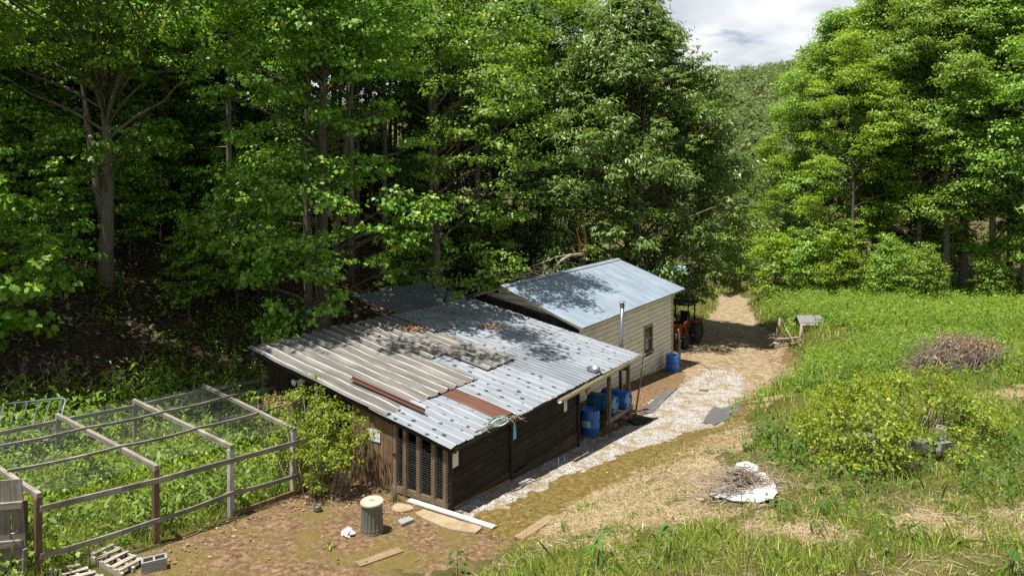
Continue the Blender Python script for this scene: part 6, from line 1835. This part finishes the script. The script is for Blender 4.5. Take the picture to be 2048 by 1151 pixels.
cl = [(at(px, py, Y), r_) for px, py, Y, r_ in [(495,795,18.2,.22),(515,800,18.1,.24),(535,795,18.3,.20),(550,815,17.8,.26),(575,820,17.5,.28),(530,835,17.4,.22),(560,850,17.0,.26)]]
bush('vine', 'yellow-green bramble shoots lying on top of the netting at the shed end of the run', 'vine', UV(11.8, 5.2), cl, 240, .070, MAT['bramble'], 6)
mp = G(1800, 880)
cl = []; r = random.Random(17)
for k in range(120):
    px = r.uniform(1600, 2010); py = r.uniform(800, 935)
    e_ = ((px - 1800)/210)**2 + ((py - 862)/85)**2
    if e_ > 1 or min(math.hypot((px-a)/1.0, (py-c)/1.0) for a, c in ((1884,880),(1882,905),(1838,905),(1728,890),(1935,835))) < 26: continue
    q = G(px, py + 22); hgt = .14 + 1.25*(1 - e_)**.55
    cl.append((q + Vector((0, 0, hgt*r.uniform(.45, 1.0))), r.uniform(.26, .48)))
bush('bramble_mound', 'broad mound of yellow-green brambles over a heap of concrete blocks', 'brambles', mp, cl, 330, .066, MAT['bramble'], 7)
for i, (px, py, rz, tl, lb, Y, sx) in enumerate([
  (1884, 872, .9, 0, 'upright concrete block with its hollow showing, on top of another block', 14.3, .26),
  (1882, 902, .55, .12, 'pale concrete block under the upright hollow one at the front of the bramble mound', 14.2, .40),
  (1838, 900, .3, 0, 'low concrete block half hidden at the front of the bramble mound', 14.0, .32),
  (1720, 886, .2, .1, 'concrete block at the left front of the bramble mound', 14.1, .30),
  (1738, 886, 1.3, .5, 'tilted concrete block end beside the left front block', 14.05, .24),
  (1932, 838, .9, -.3, 'concrete block at the right shoulder of the bramble mound', 15.2, .34),
  (1940, 820, .7, .5, 'dark tilted block on the right shoulder of the bramble mound', 15.3, .28)]):
    Yg = G(px, py).y
    cinder(lb, at(px, py, Yg*.968), rz, tl, 'concrete blocks in the bramble mound', sx)
def stalk(px, py, h, label, seed, ls=.16, per=26, m='poke', top=0):
    p = G(px, py); o = thing('stalk_plant', label, 'plant', p, 0, 'stalk plants on the grass'); rg = np.random.default_rng(seed); r = random.Random(seed)
    mb = MB(); w = Vector((r.gauss(0, .05), r.gauss(0, .05), 0))
    mb.tube([Vector((0, 0, -.03)), Vector((0, 0, h*.5)) + w, Vector((0, 0, h)) + w*1.4], [.012, .009, .003], 6)
    t = .15 + .85*rg.random(per)**.7; a = rg.random(per)*6.28
    for k in range(5):
        aa = r.random()*6.28; z = h*(.3 + .12*k); mb.tube([Vector((0, 0, z)) + w, Vector((.14*math.cos(aa)*ls/.16, .14*math.sin(aa)*ls/.16, z + .08))], [.006, .002], 4, False)
    mb.build('stem', MAT['poke'], o)
    d = np.stack([np.cos(a), np.sin(a), .35 - .9*(1 - t)], 1); rr = (.05 + .10*(1 - t)*rg.random(per))*ls/.12
    P = np.stack([rr*np.cos(a), rr*np.sin(a), t*h], 1) + unit(d)*ls*.4 + np.array([w.x, w.y, 0])*t[:, None]
    V, F = leaves(P, np.array([0, 0, 1.0]) + d*np.array([.4, .4, 0]) + rg.normal(size=(per, 3))*.2, ls*(.6 + .6*rg.random(per)), 'long', rg, .55, d)
    add_obj('leaf_cluster', np_mesh('leaf_cluster', V, F), MAT[m], o)
for i, (px, py, h, lb) in enumerate([
  (1195, 1134, .62, 'tall dark stalk plant in the grass at the bottom, left one of the near pair'),
  (1337, 1125, .58, 'bushy dark stalk plant in the grass at the bottom, right one of the near pair'),
  (914, 1152, .50, 'dark stalk plant at the bottom edge below the bare dirt'),
  (2022, 1150, .34, 'green stalk plant in the bottom right corner'),
  (1557, 912, .75, 'tall dark stalk plant at the left end of the bramble mound'),
  (1532, 890, .50, 'smaller stalk plant on the left of the tall one by the bramble mound'),
  (1590, 930, .55, 'leafy stalk plant in front of the left end of the bramble mound'),
  (1690, 775, .55, 'stalk plant standing on the dry strip behind the bramble mound'),
  (1640, 768, .40, 'short stalk plant on the dry strip nearest the drive'),
  (1985, 792, .60, 'stalk plant behind the right end of the bramble mound'),
  (1830, 1085, .30, 'small stalk plant in the dry strip near the bottom'),
  (1630, 1070, .26, 'small stalk plant by the dry strip left of the bottom grass'),
  (1990, 720, .50, 'stalk plant in front of the right end of the brush pile'),
  (1470, 985, .16, 'small green plant beside the tarp'),
  (1130, 1065, .22, 'small clump at the edge of the bank by the weathered board'),
  (1905, 640, .7, 'tall weed stalk in the shade before the wood edge')]):
    stalk(px, py, h, lb, 200+i, .15 if h > .3 else .09, 30 if h > .3 else 18)
stalk(665, 1098, .14, 'tiny yellow-green seedling on the bare yard', 301, .09, 12, 'bramble')
# arching leafy plant behind the run
p = G(320, 790); p.z = gz(p.x, p.y)
q = at(322, 770, p.y + .0)
cl = [(at(px, py, p.y), r_) for px, py, r_ in [(322,740,.34),(305,752,.30),(340,750,.32),(318,770,.34),(345,775,.26),(300,775,.26),(325,795,.30)]]
bush('arching_plant', 'tall plant with drooping narrow leaves against the dark wood behind the run', 'plant', p, cl, 90, .20, MAT['leaf_right'], 9, .9, 'long', True, .4)
# dry seed stalks behind the run
for i, (px, py, h) in enumerate([(505,745,1.1),(520,742,1.5),(470,752,.8),(455,755,.7),(125,765,1.0),(140,770,.8),(55,770,.9),(235,760,.7),(545,760,1.2),(575,770,1.4),(95,760,.8),(430,745,.6)]):
    p = at(px, py, 19.5); p = Vector((p.x, p.y, gz(p.x, p.y))); r = random.Random(400+i)
    p2 = G(px, py + 20)
    o = thing('dry_stalk', 'dry pale seed stalk standing behind the poultry run', 'dry stalk', p2, 0, 'dry seed stalks behind the run')
    mb = MB()
    for k in range(3):
        w = Vector((r.gauss(0, .18), r.gauss(0, .18), 0)); hh = h*r.uniform(.7, 1.1)
        mb.tube([Vector((w.x*.2, w.y*.2, -.05)), w*.5 + ZA*hh*.5, w + ZA*hh], [.009, .007, .003], 4, False)
        for q_ in range(6):
            a = r.random()*6.28; z = hh*r.uniform(.55, 1.0)
            s0 = w*(z/hh) + ZA*z
            mb.tube([s0, s0 + Vector((math.cos(a)*.08, math.sin(a)*.08, .10)), s0 + Vector((math.cos(a)*.10, math.sin(a)*.10, .17))], [.004, .003, .006], 4, False)
    mb.build('stem', MAT['dead_wood'], o)
# dry leaves caught on the corner of the run
p = at(560, 805, 18.6); rg = np.random.default_rng(61)
n = 420; P = rg.normal(size=(n, 3))*np.array([.34, .22, .11])
V, F = leaves(P, rg.normal(size=(n, 3))*.6 + np.array([0, 0, 1]), .085, 'ovate', rg, -.3)
o = add_obj('leaf_drift', np_mesh('leaf_drift', V, F), MAT['dead_leaf']); o.location = p; props(o, 'drift of dry brown leaves caught on the shed-end corner of the netting', 'leaf heap')
# dry grass tuft at the wired gable
p = UV(11.55, 1.25); r = random.Random(91); mb = MB()
for k in range(70):
    a = r.random()*6.28; L = r.uniform(.2, .55); le = r.uniform(.1, .7)
    mb.tube([Vector((r.gauss(0, .06), r.gauss(0, .06), -.02)), Vector((math.cos(a)*L*le*.4, math.sin(a)*L*le*.4, L*.6)), Vector((math.cos(a)*L*le, math.sin(a)*L*le, L*.8))], [.004, .003, .001], 3, False)
o = mb.build('dry_tuft', MAT['dead_wood']); o.location = p; props(o, 'tuft of dead grass at the foot of the wired gable', 'grass tuft')

# dry seed stems standing in the near grass
X, Y = scatter(1500, -1, 11, 8.4, 13, lambda X, Y: keep_grass(X, Y)*.7, rng); n = len(X)
stuff('seed_stems', blades(X, Y, .25 + .35*rng.random(n), .0035, rng, .22, .5), MAT['straw'], 'thin dry seed stems in the near grass', 'grass')
